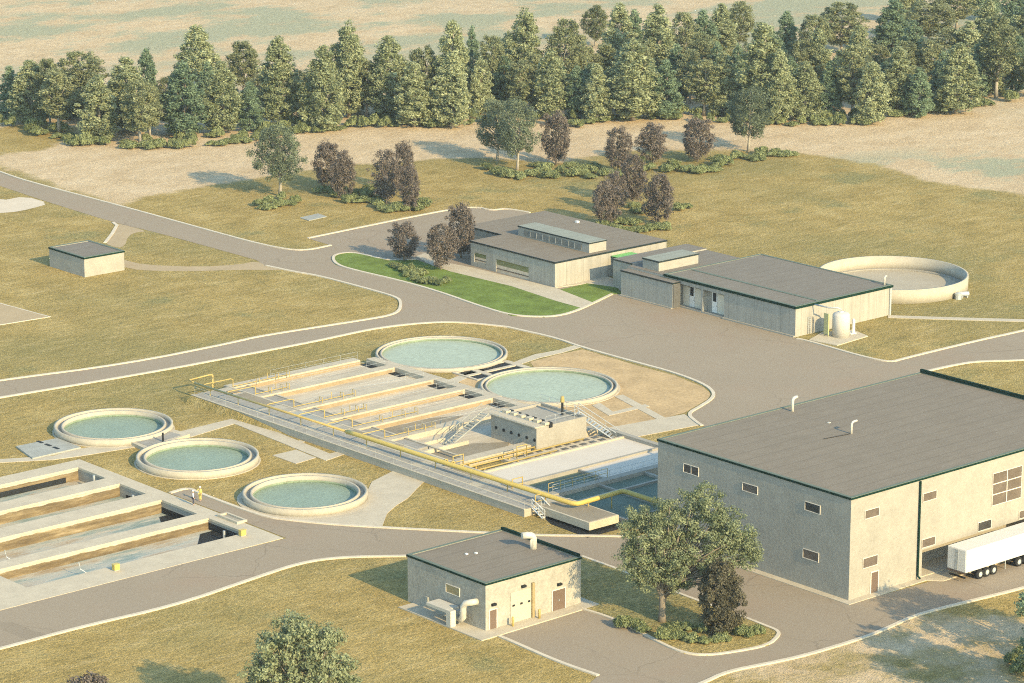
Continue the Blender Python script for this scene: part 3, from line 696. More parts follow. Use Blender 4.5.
for (a, c, z0_, z1_) in ((24.0, 31.05, .1, 1.95), (33.2, 35.8, .7, 2.1)):
    w = MB().box(x0+.2, x0+.24, a, c, z0_, z1_).build('window', 'peach_glass', fb)
    MB().box(x0+.17, x0+.2, a, c, z0_+(z1_-z0_)*.55, z1_).build('pane', 'olive_glass', w)
    MB().box(x0+.1, x0+.2, a, c, z0_+(z1_-z0_)*.22, z0_+(z1_-z0_)*.28).build('rail', 'door', w)
rp = [(x0, y0), (46.2, y0), (46.2, 44.8), (30.7, 44.8), (30.7, y1), (x0, y1)]
rf = MB().prism(rp, h1+.003, h1+.045).build('roof', 'roof', fb)
f = MB(); e = .1
f.box(x0-e, 46.3, y0-e, y0-.003, h1-.18, h1+.05); f.box(x0-e, x0-.003, y0-.003, y1+e, h1-.18, h1+.05); f.box(30.6, 30.697, y1+e, 44.9, h1-.18, h1+.05)
f.box(x0, 30.6, y1+.003, y1+e, h1-.18, h1+.05); f.build('fascia', 'black_trim', fb)
walls_ring(32.0, 35.3, 19.4, 34.6, 5.15, .2, 3.4).build('clerestory_wall', 'stucco', fb)
MB().box(32.0, 35.3, 19.4, 34.6, 5.153, 5.19).build('roof', 'roof_pale', fb); fascia(32.0, 35.3, 19.4, 34.6, 5.17, d=.16).build('fascia', 'black_trim', fb)
w = MB().box(31.93, 31.997, 21.0, 33.3, 3.95, 4.75).build('clerestory_window', 'louvre_grey', fb)
mm = MB()
for k in range(1, 9): mm.box(31.9, 31.93, 21+12.3*k/9-.04, 21+12.3*k/9+.04, 3.95, 4.75)
mm.build('mullion', 'steel', w)
MB().box(44.0, 44.5, 35.2, 35.7, h1+.05, h1+.3).build('roof_vent', 'white', rf)
cn = thing('canopy', 'green translucent canopy roof linking the two low concrete buildings', 'canopy', (37, 16, 0))
MB().box(35.2, 39.0, 13.35, 18.25, 2.95, 3.05).build('canopy_roof', 'canopy', cn)
for x in (35.4, 38.8): MB().tube([(x, 14.2, .0), (x, 14.2, 2.95)], .07, 6).build('post', 'steel', cn)

# --- utility hut
uh = thing('utility_hut', 'windowless pale cubic hut alone in the dry meadow at left', 'hut', (-21.4, 67, 0))
block(uh, -21.4, -14.6, 67.0, 76.0, 2.85, 'stucco', 'roof2', .06)
MB().box(-14.58, -14.5, 70.5, 71.6, .1, 2.2).build('door', 'grey_concrete', uh)

# ------------------------------------------------------------------ round tanks
def round_tank(px, py, Ro, z, label, double, name='settling_tank', grp=None, wmat='water2', inset=1.1, deck=0):
    cx, cy = G(px, py, z)
    o = thing(name, label, 'tank', (cx, cy, 0), grp)
    MB().ring(cx, cy, Ro-.3, Ro, -.1, z).build('outer_wall', 'tank_concrete', o, True)
    MB().ring(cx, cy, Ro-inset, Ro-inset+.26, -.1, z-.06).build('inner_wall', 'tank_concrete', o, True)
    MB().ring(cx, cy, Ro-inset+.262, Ro-.302, .0, z-.4).build('launder', 'grey_concrete', o)
    MB().ring(cx, cy, Ro-inset-.03, Ro-inset-.002, .0, .30).build('waterline_algae', 'algae', o, True)
    MB().disc(cx, cy, Ro-inset-.031, .06).build('water', wmat, o)
    if deck:
        MB().ring(cx, cy, Ro+.02, Ro+deck, -.05, .07).build('apron', 'concrete', o)
    return o, cx, cy
G1 = 'round settling tanks by the lower left'
round_tank(113.5, 423.8, 7.0, .82, 'open round tank of rippled green water, left of the three smaller ones', 1, grp=G1, deck=.2)
round_tank(197.5, 454.8, 7.0, .82, 'open round tank of rippled green water, middle of the three smaller ones', 1, grp=G1, deck=.2)
o, cx, cy = round_tank(305, 491, 6.9, .82, 'open round tank of rippled green water beside the wide concrete apron', 1, grp=G1, deck=.6)
G2 = 'large clarifiers by the asphalt yard'
round_tank(441.5, 352, 8.5, .5, 'large round clarifier of pale still water nearest the road bend', 1, 'clarifier', G2, 'water', .85)
round_tank(549, 384.5, 8.55, .5, 'large round clarifier of pale still water behind the concrete block house', 1, 'clarifier', G2, 'water', .85, .3)
fx, fy = G(893, 272.5, 1.95)
ft = thing('storage_tank', 'empty wide round concrete tank with bare floor behind the long building', 'tank', (fx, fy, 0))
MB().ring(fx, fy, 10.2, 10.5, -.2, 1.95).build('tank_wall', 'tank_concrete', ft, True)
MB().disc(fx, fy, 10.21, .06).build('tank_floor', 'pond_floor', ft)
MB().ring(fx, fy, 9.6, 10.19, .07, .22).build('channel', 'grey_concrete', ft)
for (px, py, n_, lab, r_) in ((947,298.6,'valve','grey valve box against the round concrete tank, left of the pair',.45),(958,299,'valve','grey lidded valve box against the round concrete tank, right of the pair',.5)):
    x, y = G(px, py); o = MB().tube([(x,y,0),(x,y,.8),(x,y,.95)], [r_,r_,.2], 10).build('valve_box', 'steel'); tag(o, lab, 'valve', 'valve boxes at the round tank')
x, y = G(963, 297.5); o = MB().tube([(x-.7,y+.4,.5),(x+.7,y-.4,.5)], .34, 12).box(x-.5,x-.3,y-.3,y+.5,0,.3).box(x+.3,x+.5,y-.5,y+.3,0,.3).build('pressure_vessel', 'steel'); tag(o, 'small pale horizontal vessel on feet by the round concrete tank', 'vessel')
# weir deck between two left tanks, covers
wd = thing('weir_deck', 'grey grated walkway deck between the two left round tanks', 'deck', (*G(158,440), 0))
MB().prism(GL([(126,440),(170,428.5),(190,434),(146,449)], .4), 0, .42).build('deck_frame', 'concrete', wd)
MB().prism(GL([(133,440.5),(168,431),(182,435),(148,446)], .45), .42, .45).build('grating', 'grate', wd)
MB().tube([(*G(163,441.5,.45), .45), (*G(163,441.5,.45), 1.5)], .12, 8).build('actuator', 'dark', wd)
cv = thing('chamber_cover', 'pale metal chamber cover with three dark slots by the basins path', 'cover', (*G(48,447), 0))
MB().prism(GL([(16,446),(57.5,438),(81,447),(32.5,458)], .2), -.02, .2).build('cover_plate', 'lid', cv)
for a in ((40,442),(48,445),(56,448)):
    p = G(*a, .2); MB().box(p[0]-.2, p[0]+.2, p[1]-.55, p[1]+.55, .2, .23).build('slot', 'dark', cv)
# flow splitter between the clarifiers
sp = thing('flow_splitter', 'low concrete channel box with black openings between the two large clarifiers', 'channel', (-11, -9.5, 0))
m = MB()
for y0, y1 in ((-7.75,-7.4),(-10.1,-9.5),(-12.3,-11.95)): m.box(-15.8,-6.6,y0,y1,-.05,.16)
for x0, x1 in ((-15.8,-15.45),(-13.3,-12.5),(-7.5,-6.6)): m.box(x0,x1,-9.5,-7.75,-.05,.158); m.box(x0,x1,-11.95,-10.1,-.05,.158)
m.build('channel_wall', 'concrete', sp)
m = MB()
for x0, x1 in ((-15.45,-13.3),(-12.5,-7.5)): m.box(x0,x1,-9.5,-7.75,.0,.04); m.box(x0,x1,-11.95,-10.1,.0,.04)
m.build('channel_bed', 'dark', sp)

# ------------------------------------------------------------------ sunken basins at lower left
bs = thing('oxidation_basin', 'long sunken concrete basin of four parallel stained channels at lower left', 'basin', (BX1, BY0, 0))
CH = [(-16.6,-11.0,-126,'a'),(-24.4,-19.3,-126,'b'),(-34.1,-27.4,-126,'c'),(-42.9,-36.2,-101.7,'d')]
XR = -74.3; ZF = -1.5
m = MB()   # decks
m.box(XR, BX1, BY0, BY1, -.18, .06)
edges = [BY1] + [v for c in reversed(sorted(CH)) for v in (c[1], c[0])] + [BY0]
edges = sorted(edges, reverse=True)
for i in range(0, len(edges), 2): m.box(BX0, XR-.001, edges[i+1], edges[i], -.18, .06)
m.box(BX0, -101.7, -42.899, -36.201, -.18, .058)
m.build('deck', 'concrete', bs)
m = MB()
for (ya, yb, xl, _) in CH:
    m.box(xl, XR+.25, yb+.12, yb+.4, -2, -.181); m.box(xl, XR+.25, ya-.4, ya-.12, -2, -.181); m.box(xl-.3, xl-.05, ya-.12, yb+.12, -2, -.181)
m.build('channel_wall', 'stain', bs)
m = MB()
for (ya, yb, xl, _) in CH: m.box(XR+.05, XR+.3, ya-.119, yb+.119, -2, -.182)
m.build('end_wall', 'grey_concrete', bs)
for (ya, yb, xl, _) in CH:
    MB().sheet([(xl-.05, ya-.12), (XR+.05, ya-.12), (XR+.05, yb+.12), (xl-.05, yb+.12)], ZF if ya > -40 else -1.25).build('channel_bed', 'murk', bs)
MB().box(-122, -76.0, -11.0+.02, -10.885, -1.45, -.85).build('inlet_slot', 'dark', bs)
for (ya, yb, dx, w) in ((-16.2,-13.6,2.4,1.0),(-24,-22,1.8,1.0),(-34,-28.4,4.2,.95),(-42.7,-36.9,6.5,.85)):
    MB().sheet([(XR-dx, ya), (XR+.03, ya), (XR+.03, yb), (XR-dx*.25, yb)], ZF+.04 if ya > -40 else -1.2).build('sump', 'dark', bs)  # near-black patches on the bed at the right end of each channel
for (ya, yb, z_) in ((-42.9,-36.2,-.45),(-34.1,-27.4,-.8),(-24.4,-20.5,-1.0)): MB().box(XR+.02, XR+.049, ya-.1, yb+.1, -1.6, z_).build('wet_band', 'dark', bs)  # near-black panels paint the shading onto the end walls
for (x, y, z1) in ((-75.0,-15.2,.2),(-75.2,-23.2,-.2),(-75.4,-40.5,-.1)):
    MB().tube([(x,y,ZF),(x,y,z1)], .14, 8).build('sluice_rod', 'steel', bs)
for (x, y) in ((-92.4,-41.6),(-96.0,-33.2)):
    MB().tube([(x,y,-1.45),(x-1.2,y+1.2,-.4),(x-1.3,y+1.3,.35)], .05, 6).build('probe_arm', 'steel', bs)
for px, py, lab in ((116,571,'yellow equipment box on the front wall of the sunken basin, mid length'),(242.5,536.5,'yellow equipment box at the right corner of the sunken basin')):
    x, y = G(px, py); e_ = thing('equipment_box', lab, 'box', (x, y, .06), 'yellow boxes on the basin wall')
    MB().box(x-.32, x+.32, y-.25, y+.25, .15, .72).build('box_body', 'yellow_bright', e_); MB().box(x-.35, x+.35, y-.28, y+.28, .72, .78).build('box_lid', 'yellow_bright', e_)
    MB().box(x-.3, x+.3, y-.2, y+.2, .06, .15).build('box_foot', 'steel', e_)
hp = MB(); a, c = (-73.6, -39.0)[0], -39.0
hp.box(-73.3,-71.95,-40.0,-39.75,.06,.32); hp.box(-73.3,-71.95,-36.6,-36.35,.06,.32); hp.box(-73.3,-73.05,-39.75,-36.6,.06,.32); hp.box(-72.2,-71.95,-39.75,-36.6,.06,.32)
ho = hp.build('hatch_pit', 'concrete'); tag(ho, 'rectangular raised hatch pit at the right end of the sunken basin', 'hatch'); MB().box(-73.05,-72.2,-39.75,-36.6,.06,.12).build('hatch_cover', 'grey_concrete', ho)

# ------------------------------------------------------------------ aeration lanes
ZW = .7
pt = thing('aeration_tank', 'long low concrete tank block of parallel lanes in the middle of the site', 'tank', (-42, -10, 0))
WALLS = [(3.4,4.85,-22.0),(-2.3,-.8,-21.3),(-10.0,-8.5,-21.3),(-16.0,-14.5,-21.3),(-21.3,-19.8,-21.3),(-27.4,-25.9,-21.3),(-39.7,-38.2,-20)]
m = MB()
for (a, c, xe) in WALLS: m.box(-42.4, xe, a, c, -.05, ZW)
m.build('lane_wall', 'lane_concrete', pt)
ef = MB()
for i, (a, c, xe) in enumerate(WALLS[:-2]):
    n = WALLS[i+1]
    ef.box(-21.0, -19.6, n[1]-(0 if i < 4 else 0), a, -.05, ZW-.02) if i < 4 else None
ef.box(-21.0, -19.9, -25.9, -21.3, -.05, ZW-.02)
for (a, c, xe) in WALLS[1:-1]: ef.box(xe+.001, -19.6, a, c, -.05, ZW-.001)
ef.build('end_wall', 'lane_concrete', pt)
for i, (a, c, xe) in enumerate(WALLS[:5]):
    lo = WALLS[i+1][1]
    MB().box(-42.4, -21.0, lo, a, .0, .06).build('lane_floor', 'lane', pt)
    MB().box(-42.4, xe-.1, a-.05, a-.003, .06, .48).build('stain_band', 'lane_stain', pt)
    MB().box(-22.1, -21.003, a-2.3, a-.06, .06, .1).build('outlet_pit', 'dark', pt)
MB().box(-42.4, -20, -38.2, -27.4, .0, .05).build('lane_floor', 'lane', pt)
for poly in ([(-41.5,-25.6),(-33.0,-25.6),(-27.5,-23.4),(-31.5,-21.6),(-41.5,-21.6)], [(-42.2,-37.9),(-33.2,-37.9),(-30.8,-35.6),(-34.5,-33.2),(-42.2,-33.2)]):
    MB().prism(poly, .06, .12).build('silt_bed', 'silt', pt)
MB().box(-42.4, -34.8, -33.0, -32.6, .05, .5).build('low_wall', 'concrete', pt)
MB().box(-42.4, -36.0, -30.2, -29.9, .05, .45).build('low_wall', 'concrete', pt)
# lane ends by the deck: grated boxes
gr = MB()
for i, (a, c, xe) in enumerate(WALLS[:6]):
    lo = WALLS[i+1][1] if i < 5 else -32
    gr.box(-42.38, -39.8, lo+.2, a-.2, .06, .5)
gr.build('inlet_cover', 'grate', pt)
wm = MB()
for i, (a, c, xe) in enumerate(WALLS[:6]): wm.box(-40.0, -39.7, (WALLS[i+1][1]+.2), a-.2, .5, .62)
wm.build('weir_plate', 'lane_concrete', pt)

# deck along the lanes
dx0, dx1, dy0, dy1, dz = -48.3, -42.41, -58.2, 3.4, .88
dk = thing('walkway_deck', 'long straight grated walkway deck beside the yellow pipe', 'walkway', (-45, -27, 0))
MB().box(dx0, dx1, dy0, dy1, -.1, dz-.03).build('deck_body', 'tank_concrete', dk)
m = MB(); m.box(dx0-.05, dx0+.28, dy0, dy1, dz-.029, dz+.02); m.box(-46.95, -46.7, dy0, dy1, dz-.029, dz+.02); m.box(-44.7, -44.55, dy0, dy1, dz-.029, dz+.01); m.box(dx1-.3, dx1, dy0, dy1, dz-.029, dz+.015)
m.build('edge_beam', 'concrete', dk)
MB().box(dx0+.281, -46.951, dy0+.1, dy1-.1, dz-.029, dz-.01).build('grating', 'grate', dk)
pn = [(-7,3),(-17,-8),(-27,-18.5),(-37,-28.5),(-47,-38.5),(-57.5,-48.5)]
for i, (a, c) in enumerate(pn):
    MB().box(-46.69, -44.701, a, c, dz-.029, dz-.005).build('grating', 'grate', dk)
    MB().box(-44.549, -42.711, a+.3, c-3.2, dz-.029, dz-.004).build('cover_plate', 'lid' if i % 2 else 'silt', dk)
    MB().box(-44.2, -43.0, c-2.6, c-1.2, dz-.029, dz+.05).build('hatch', 'lane_stain' if i in (0, 3) else 'grey_concrete', dk)
# grass bank against the deck
bv = MB(); prof = [(6,0),(3.3,.8),(-6,.78),(-12,.4),(-17,-.02)]
n = len(prof); bv.v += [(dx0-.052, y, z) for y, z in prof] + [(dx0-.05-max(z, .01)*1.1-.1, y, -.02) for y, z in prof]
bv.f += [(i, i+1, n+i+1, n+i) for i in range(n-1)]
ob = bv.build('grass_bank', 'ground'); struct(ob)
at = ob.data.attributes.new('sand', 'FLOAT', 'POINT'); at = ob.data.attributes.new('weed', 'FLOAT', 'POINT')

# railings
def railing(pts, label, grp, mat='steel', h=1.05, step=1.8, r=.028, name='railing', rails=(1.0, .52), cat='railing'):
    root = thing(name, label, cat, pts[0], grp)
    m = MB()
    for k in rails: m.tube([(p[0], p[1], p[2]+h*k) for p in pts], r, 5)
    m.build('rail', mat, root)
    me = None
    for a, c in zip(pts[:-1], pts[1:]):
        L = math.dist(a, c); q = max(1, int(L/step))
        for i in range(q+1):
            if i == q and c is not pts[-1]: continue
            u = i/q; p = [a[j]+(c[j]-a[j])*u for j in range(3)]
            if me is None:
                me = MB().tube([(0,0,0),(0,0,h)], r*1.1, 5).build('post', mat, root); o = me; 
            else:
                o = me.copy(); col.objects.link(o); o.parent = root
            o.location = (p[0]-pts[0][0], p[1]-pts[0][1], p[2]-pts[0][2])
    return root
RG = 'railings of the aeration lanes'
names5 = ['second','third','fourth','fifth','sixth']
for i, nm in enumerate(names5):
    a, c, xe = WALLS[i+1]
    railing([(-39.0, c-.15, ZW), (xe-.2, c-.15, ZW)], f'thin grey railing along the {nm} lane wall counted from the back', RG, step=2.6, r=.013)
railing([(-36.0, 3.7, ZW), (-22.2, 3.7, ZW)], 'thin grey railing along the rearmost lane wall', RG, step=2.6, r=.013)
railing([(dx0+.1, dy0+.1, dz), (dx0+.1, 2.9, dz)], 'long thin steel railing on the outer edge of the walkway deck', RG, 'steel', step=3.2, r=.012)

# yellow air main
am = thing('air_main_pipe', 'long yellow air pipe on supports running the length of the walkway', 'pipe', (-45.4, -27, 0))
pz = 1.85
MB().tube([(-46.9, 4.6, pz), (-46.1, -24.5, pz)], .14, 10).build('thin_pipe', 'yellow', am, True)
pa = MB().tube([(-46.1, -24.5, pz), (-46.0, -26.0, pz), (-45.05, -62.2, pz), (-44.7, -62.7, pz), (-44.2, -62.75, pz), (-38.2, -62.55, pz), (-37.85, -62.7, pz), (-37.75, -63.2, pz), (-37.7, -72.4, pz)], .27, 12).build('thick_pipe', 'yellow_bright', am, True)
for y in (1.5,-4,-10,-16,-22,-28,-34,-40,-46,-52,-57.5):
    x = -46.9+(4.6-y)*.0275 if y > -24 else -46.1+(-24.5-y)*.0278
    MB().tube([(x, y, dz), (x, y, pz-.12)], .06, 6).build('support', 'yellow', am)
m = MB()
for x in (-43.0, -39.6): m.tube([(x, -62.65, 0), (x, -62.65, pz-.2)], .08, 6)
m.build('support', 'yellow', am)
gl = thing('pipe_loop', 'yellow rectangular pipe loop at the left end of the walkway', 'pipe', (-46, 5, 0))
MB().tube([(-46.9,4.62,pz),(-46.6,6.2,pz),(-44.2,5.2,2.3),(-43.9,5.0,2.3)], .11, 8).tube([(-43.9,5.0,2.3),(-43.9,5.0,.1)], .11, 8).tube([(-44.6,4.1,.1),(-44.6,4.1,1.9),(-43.9,5.0,1.9)], .1, 8).build('pipe_run', 'yellow', gl, True)
BG = 'yellow branch pipes over the lanes'
for i, (a, c, xe) in enumerate(WALLS[:6]):
    y = (a+c)/2-.1 if i else 3.0
    xm = -46.9+(4.6-y)*.0275
    L = [8.5, 5.0, 9.2, 6.2, 9.8, 7.4][i]
    br = thing('branch_pipe', f'thin yellow branch pipe leading onto the {ORD[i]} lane wall from the back', 'pipe', (xm, y, 0), BG)
    MB().tube([(xm, y, pz), (xm+.5, y, pz+.12), (-42.6, y, pz+.12), (-42.3, y, pz-.1), (-42.3, y, 1.05), (-42.1, y, .95), (-42.3+L, y, .95)], .06, 7).build('pipe_run', 'yellow', br, True)
    MB().tube([(-42.3, y, ZW), (-42.3, y, pz)], .07, 6).build('riser', 'yellow', br)
    for k in (0.45, 0.8, 1.0):
        x = -42.3+L*k
        MB().tube([(x, y-.25, ZW), (x, y-.25, 1.4), (x, y+.35, 1.4), (x, y+.35, ZW)], .045, 6).build('hoop', 'yellow', br)
    MB().tube([(-42.3+L*.62, y, .95), (-42.3+L*.62, y, 1.75)], .05, 6).build('valve_stem', 'yellow', br)
# the row of parallel yellow pipes near the slab
for i, (y, x1_) in enumerate(((-40.3, -26), (-41.5, -24.5), (-43.0, -30))):
    o = thing('process_pipe', f'low yellow pipe on the concrete apron before the block house, {ORD[i]} from the block house', 'pipe', (-44, y, 0), 'low yellow pipes before the block house')
    MB().tube([(-44.6, y, 1.7), (-44.2, y, 1.7), (-43.9, y, .75), (-43.6, y, .6), (x1_, y, .6)], .1, 8).build('pipe_run', 'yellow', o, True)
    for x in (-41, -36, -31): MB().box(x-.1, x+.1, y-.12, y+.12, .05, .5).build('saddle', 'yellow', o)
for i, (x, y) in enumerate(((-34.6,-42.2),(-43.4,-51.5),(-42.6,-40.4),(-45.4,-57.6))):
    o = thing('pipe_stand', ['yellow pipe frame standing on the lit slab edge','yellow pipe frame beside the dark tanks under the thick pipe','yellow pipe frame where the low pipes leave the main','yellow pipe frame near the end steps'][i], 'pipe', (x, y, 0), 'yellow pipe frames')
    MB().tube([(x-.8, y, .5), (x-.8, y, 1.9), (x+.7, y, 1.9), (x+.7, y, .5)], .08, 7).build('frame_pipe', 'yellow', o, True)
    MB().tube([(x-.8, y, 1.15), (x+.7, y, 1.15)], .06, 6).build('cross_pipe', 'yellow', o)

# block house between the lanes
bk = thing('block_house', 'plain concrete block house with a row of round holes among the lanes', 'building', (-31, -40.5, 0))
kx0, kx1, ky0, ky1, kh = -31.0, -23.2, -40.6, -32.6, 2.9
walls_ring(kx0, kx1, ky0, ky1, kh).build('wall', 'stucco', bk)
MB().box(kx0+.3, kx1-.3, ky0+.3, ky1-.3, kh-.45, kh-.3).build('roof', 'grey_concrete', bk)
MB().box(kx0-.25, kx0+1.5, ky0-.02, ky1+.02, kh+.002, kh+.12).build('gantry_slab', 'concrete', bk)
for k in range(6):
    y = -33.5-k*1.36
    MB().tube([(kx0-.08, y, 1.43), (kx0+.0, y, 1.43)], .2, 12).build('port', 'dark', bk)
    MB().box(kx0+1.2, kx0+1.9, y-.42, y+.30, kh+.122, kh+.42).build('sluice_motor', 'concrete', bk); MB().box(kx0+1.92, kx0+2.4, y-.42, y+.30, kh-.29, kh+.30).build('sluice_slot', 'dark', bk)
railing([(kx0-.15, ky0+.1, kh+.12), (kx0-.15, ky1-.1, kh+.12)], 'thin railing along the front roof edge of the block house', RG, step=1.4, r=.022)
railing([(kx1-.2, ky1-.2, kh), (kx1-.2, ky0+.2, kh), (kx0+1.6, ky0+.2, kh)], 'thin railing round the rear roof edge of the block house', RG, step=1.5, r=.022)
MB().tube([(-24.3,-37.6,kh-.35),(-24.3,-37.6,kh+1.3)], .14, 8).build('actuator', 'dark', bk)
MB().tube([(-24.3,-37.6,kh+1.3),(-24.3,-37.6,kh+2.0)], [.28,.2], 10).build('actuator_head', 'yellow', bk)
# stair up to the block house
def stair(name, label, p0, p1, w, n, mat='steel'):
    st = thing(name, label, 'stairs', p0)
    d = Vector((p1[0]-p0[0], p1[1]-p0[1], 0)); L = d.length; d.normalize(); nn = Vector((-d.y, d.x, 0))
    m = MB()
    for k in range(n):
        u = (k+.5)/n; c = Vector(p0)+(Vector(p1)-Vector(p0))*u
        a = c-d*(L/n*.45)-nn*w/2; 
        q = [a, a+d*(L/n*.9), a+d*(L/n*.9)+nn*w, a+nn*w]
        m.prism([(v.x, v.y) for v in q], c.z-.03, c.z+.03)
    m.build('treads', mat, st)
    for s_ in (-1, 1):
        o = nn*(w/2+.04)*s_
        MB().tube([Vector(p0)+o, Vector(p1)+o], .09, 6).build('stringer', mat, st)
        MB().tube([Vector(p0)+o+Vector((0,0,1)), Vector(p1)+o+Vector((0,0,1))], .045, 6).build('handrail', mat, st)
        for k in range(4):
            b_ = Vector(p0)+(Vector(p1)-Vector(p0))*(k/3)+o
            MB().tube([b_, b_+Vector((0,0,1))], .035, 5).build('baluster', mat, st)
    return st
stair('access_stair', 'grey steel stair rising to the left end of the block house', (-37.2,-31.9,.1), (-31.3,-31.9,2.95), 1.1, 14, 'lid')
stair('rear_stair', 'grey steel stair at the right end of the block house', (-20.6,-43.2,.1), (-23.0,-38.6,2.9), 1.2, 13)
stair('deck_steps', 'short steel steps at the near end of the walkway deck', (-46.6,-60.0,.05), (-46.6,-58.3,.85), 1.2, 4, 'white')
railing([(-47.3,-60.4,.05), (-47.3,-58.3,.85)], 'short railing beside the steps at the near end of the walkway', RG, 'white', step=.8, r=.03)
# vent grid beside the block house
vg = thing('vent_grid', 'pale slab with two rows of dark vents along the block house foot', 'vents', (-28, -42, 0))
MB().box(-36.5, -20.6, -43.9, -40.65, 0, .35).build('slab', 'concrete', vg)
for k in range(10):
    for y in (-41.4, -42.6):
        MB().box(-34.6+k*1.45, -33.8+k*1.45, y-.3, y+.3, .35, .42).build('vent', 'vent_dark', vg)

# white slab and shaded tanks
sl = thing('covered_tank', 'bright white flat slab roof of a low covered tank', 'tank', (-33, -47, 0))
MB().box(-42.3, -20.6, -49.8, -44.3, 0, .55).build('slab', 'white_slab', sl)
MB().box(-42.3, -20.6, -44.3, -43.95, 0, .75).build('curb', 'concrete', sl)
MB().box(-20.6, -19.9, -50.6, -40.7, 0, .95).build('end_wall', 'grey_concrete', sl)
MB().box(-42.3, -20.6, -50.25, -49.82, 0, .72).build('edge_wall', 'grey_concrete', sl)
ct = thing('contact_tank', 'dark water tank of four bays in the hall shadow under the yellow pipe', 'tank', (-37, -58, 0))
m = MB()
m.box(-42.3, -18.0, -55.9, -54.9, 0, .75)                     # footbridge beam
m.box(-41.9, -41.5, -67.3, -50.26, 0, .6)
m.box(-41.5, -28, -67.3, -66.9, 0, .6); m.box(-28.4, -28, -66.9, -55.9, 0, .6)
m.box(-41.5, -28.4, -59.0, -58.65, 0, .55)
m.box(-35.3, -35.0, -58.65, -55.9, 0, .55); m.box(-35.3, -35.0, -66.9, -59.0, 0, .55)
m.box(-33.3, -33.0, -54.9, -50.26, 0, .6)
m.build('tank_wall', 'grey_concrete', ct)
for (x0, x1, y0, y1) in ((-41.5,-33.3,-54.9,-50.26),(-41.5,-35.3,-58.65,-55.9),(-35.0,-28.4,-58.65,-55.9),(-41.5,-35.3,-66.9,-59.0),(-35.0,-28.4,-66.9,-59.0)):
    MB().sheet([(x0,y0),(x1,y0),(x1,y1),(x0,y1)], .28).build('water', 'dark_water', ct)
MB().box(-33.0, -18.0, -54.9, -50.26, 0, .5).build('side_slab', 'white_slab', ct)
railing([(-42, -55.75, .75), (-18.2, -55.75, .75)], 'steel railing along the footbridge over the dark tank, nearer side', RG, 'steel', step=1.7, r=.025)
railing([(-42, -55.05, .75), (-33.2, -55.05, .75)], 'yellow railing along the footbridge over the dark tank, farther side', RG, 'yellow', step=1.7, r=.035)
eb = thing('outlet_box', 'low pale concrete box with flat top beside the front road', 'box', (-44.5, -63, 0))
MB().sheet([(-48.0,-68.0),(-41.9,-68.0),(-41.9,-66.0),(-42.4,-58.4),(-46.2,-58.4),(-47.2,-60.6),(-47.8,-62)], .03).build('pit', 'dark', eb)  # flat black sheet paints the shade under and around the raised box
MB().box(-46.85, -42.55, -67.0, -58.9, .3, 1.18).build('box_body', 'concrete', eb, bevel=.03)
MB().box(-46.6, -42.8, -66.75, -59.15, 1.18, 1.2).build('box_top', 'silt', eb)
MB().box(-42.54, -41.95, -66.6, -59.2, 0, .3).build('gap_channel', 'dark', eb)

# ------------------------------------------------------------------ truck
tr = thing('truck', 'white box semi trailer truck parked beside the big hall', 'truck', (-29.4, -103, 0))
x0 = -29.3; x1 = -16.6; ya, yb = -104.25, -101.75
MB().box(x0, x1, ya, yb, 1.12, 3.5).build('trailer_body', 'truck_white', tr, bevel=.04)
for y0 in (ya+.06, ya+1.27): MB().box(x0-.04, x0-.003, y0, y0+1.17, 1.22, 3.42).build('rear_door', 'white', tr)
m = MB()
for y in (ya+1.05, ya+1.15, ya+1.36, ya+1.46): m.tube([(x0-.07, y, 1.25), (x0-.07, y, 3.42)], .025, 6)
m.build('lock_bar', 'steel', tr)
MB().box(x0-.06, x0+.0, ya+.05, yb-.05, .95, 1.118).build('bumper', 'door', tr)
for y in (ya+.15, yb-.4): MB().box(x0-.09, x0-.06, y, y+.25, 1.0, 1.1).build('tail_lamp', 'door', tr)
MB().box(x0+.3, x1+.5, -103.5, -102.5, .82, 1.118).build('chassis', 'dark', tr)
MB().box(x0+.1, x0+.25, ya+.2, yb-.2, .45, .6).build('underrun_bar', 'dark', tr)
def wheel(parent, x, y, r, w):
    wh = MB().tube([(x, y-w/2, r), (x, y+w/2, r)], r, 20).build('wheel', 'rubber', parent, True)
    MB().tube([(x, y-w/2-.015, r), (x, y-w/2+.02, r)], r*.55, 14).build('rim', 'steel', wh)
    MB().tube([(x, y-w/2-.04, r), (x, y-w/2-.01, r)], r*.2, 8).build('hub', 'white', wh)
for x in (-26.95, -25.9, -24.85):
    for y in (ya+.25, yb-.25): wheel(tr, x, y, .5, .42)
for x in (-20.9, -19.7):
    for y in (ya+.25, yb-.25): wheel(tr, x, y, .5, .42)
wheel(tr, -15.6, ya+.2, .5, .32); wheel(tr, -15.6, yb-.2, .5, .32)
MB().box(-22.0, -14.2, -103.5, -102.5, .5, .81).build('tractor_frame', 'dark', tr)
MB().tube([(-18.7, ya+.35, .75), (-17.6, ya+.35, .75)], .33, 14).build('fuel_tank', 'door', tr, True)
cab = MB().box(-16.9, -14.4, ya, yb, .82, 3.5).build('cab', 'truck_white', tr, bevel=.12)
MB().box(-14.4, -14.37, ya+.15, yb-.15, 2.1, 3.1).build('windscreen', 'glass', cab); MB().box(-15.7, -14.7, ya-.02, ya-.002, 2.1, 3.0).build('side_window', 'glass', cab)
MB().tube([(-22.6, ya+.5, 0), (-22.6, ya+.5, 1.0)], .06, 6).tube([(-22.6, yb-.5, 0), (-22.6, yb-.5, 1.0)], .06, 6).build('landing_leg', 'steel', tr)

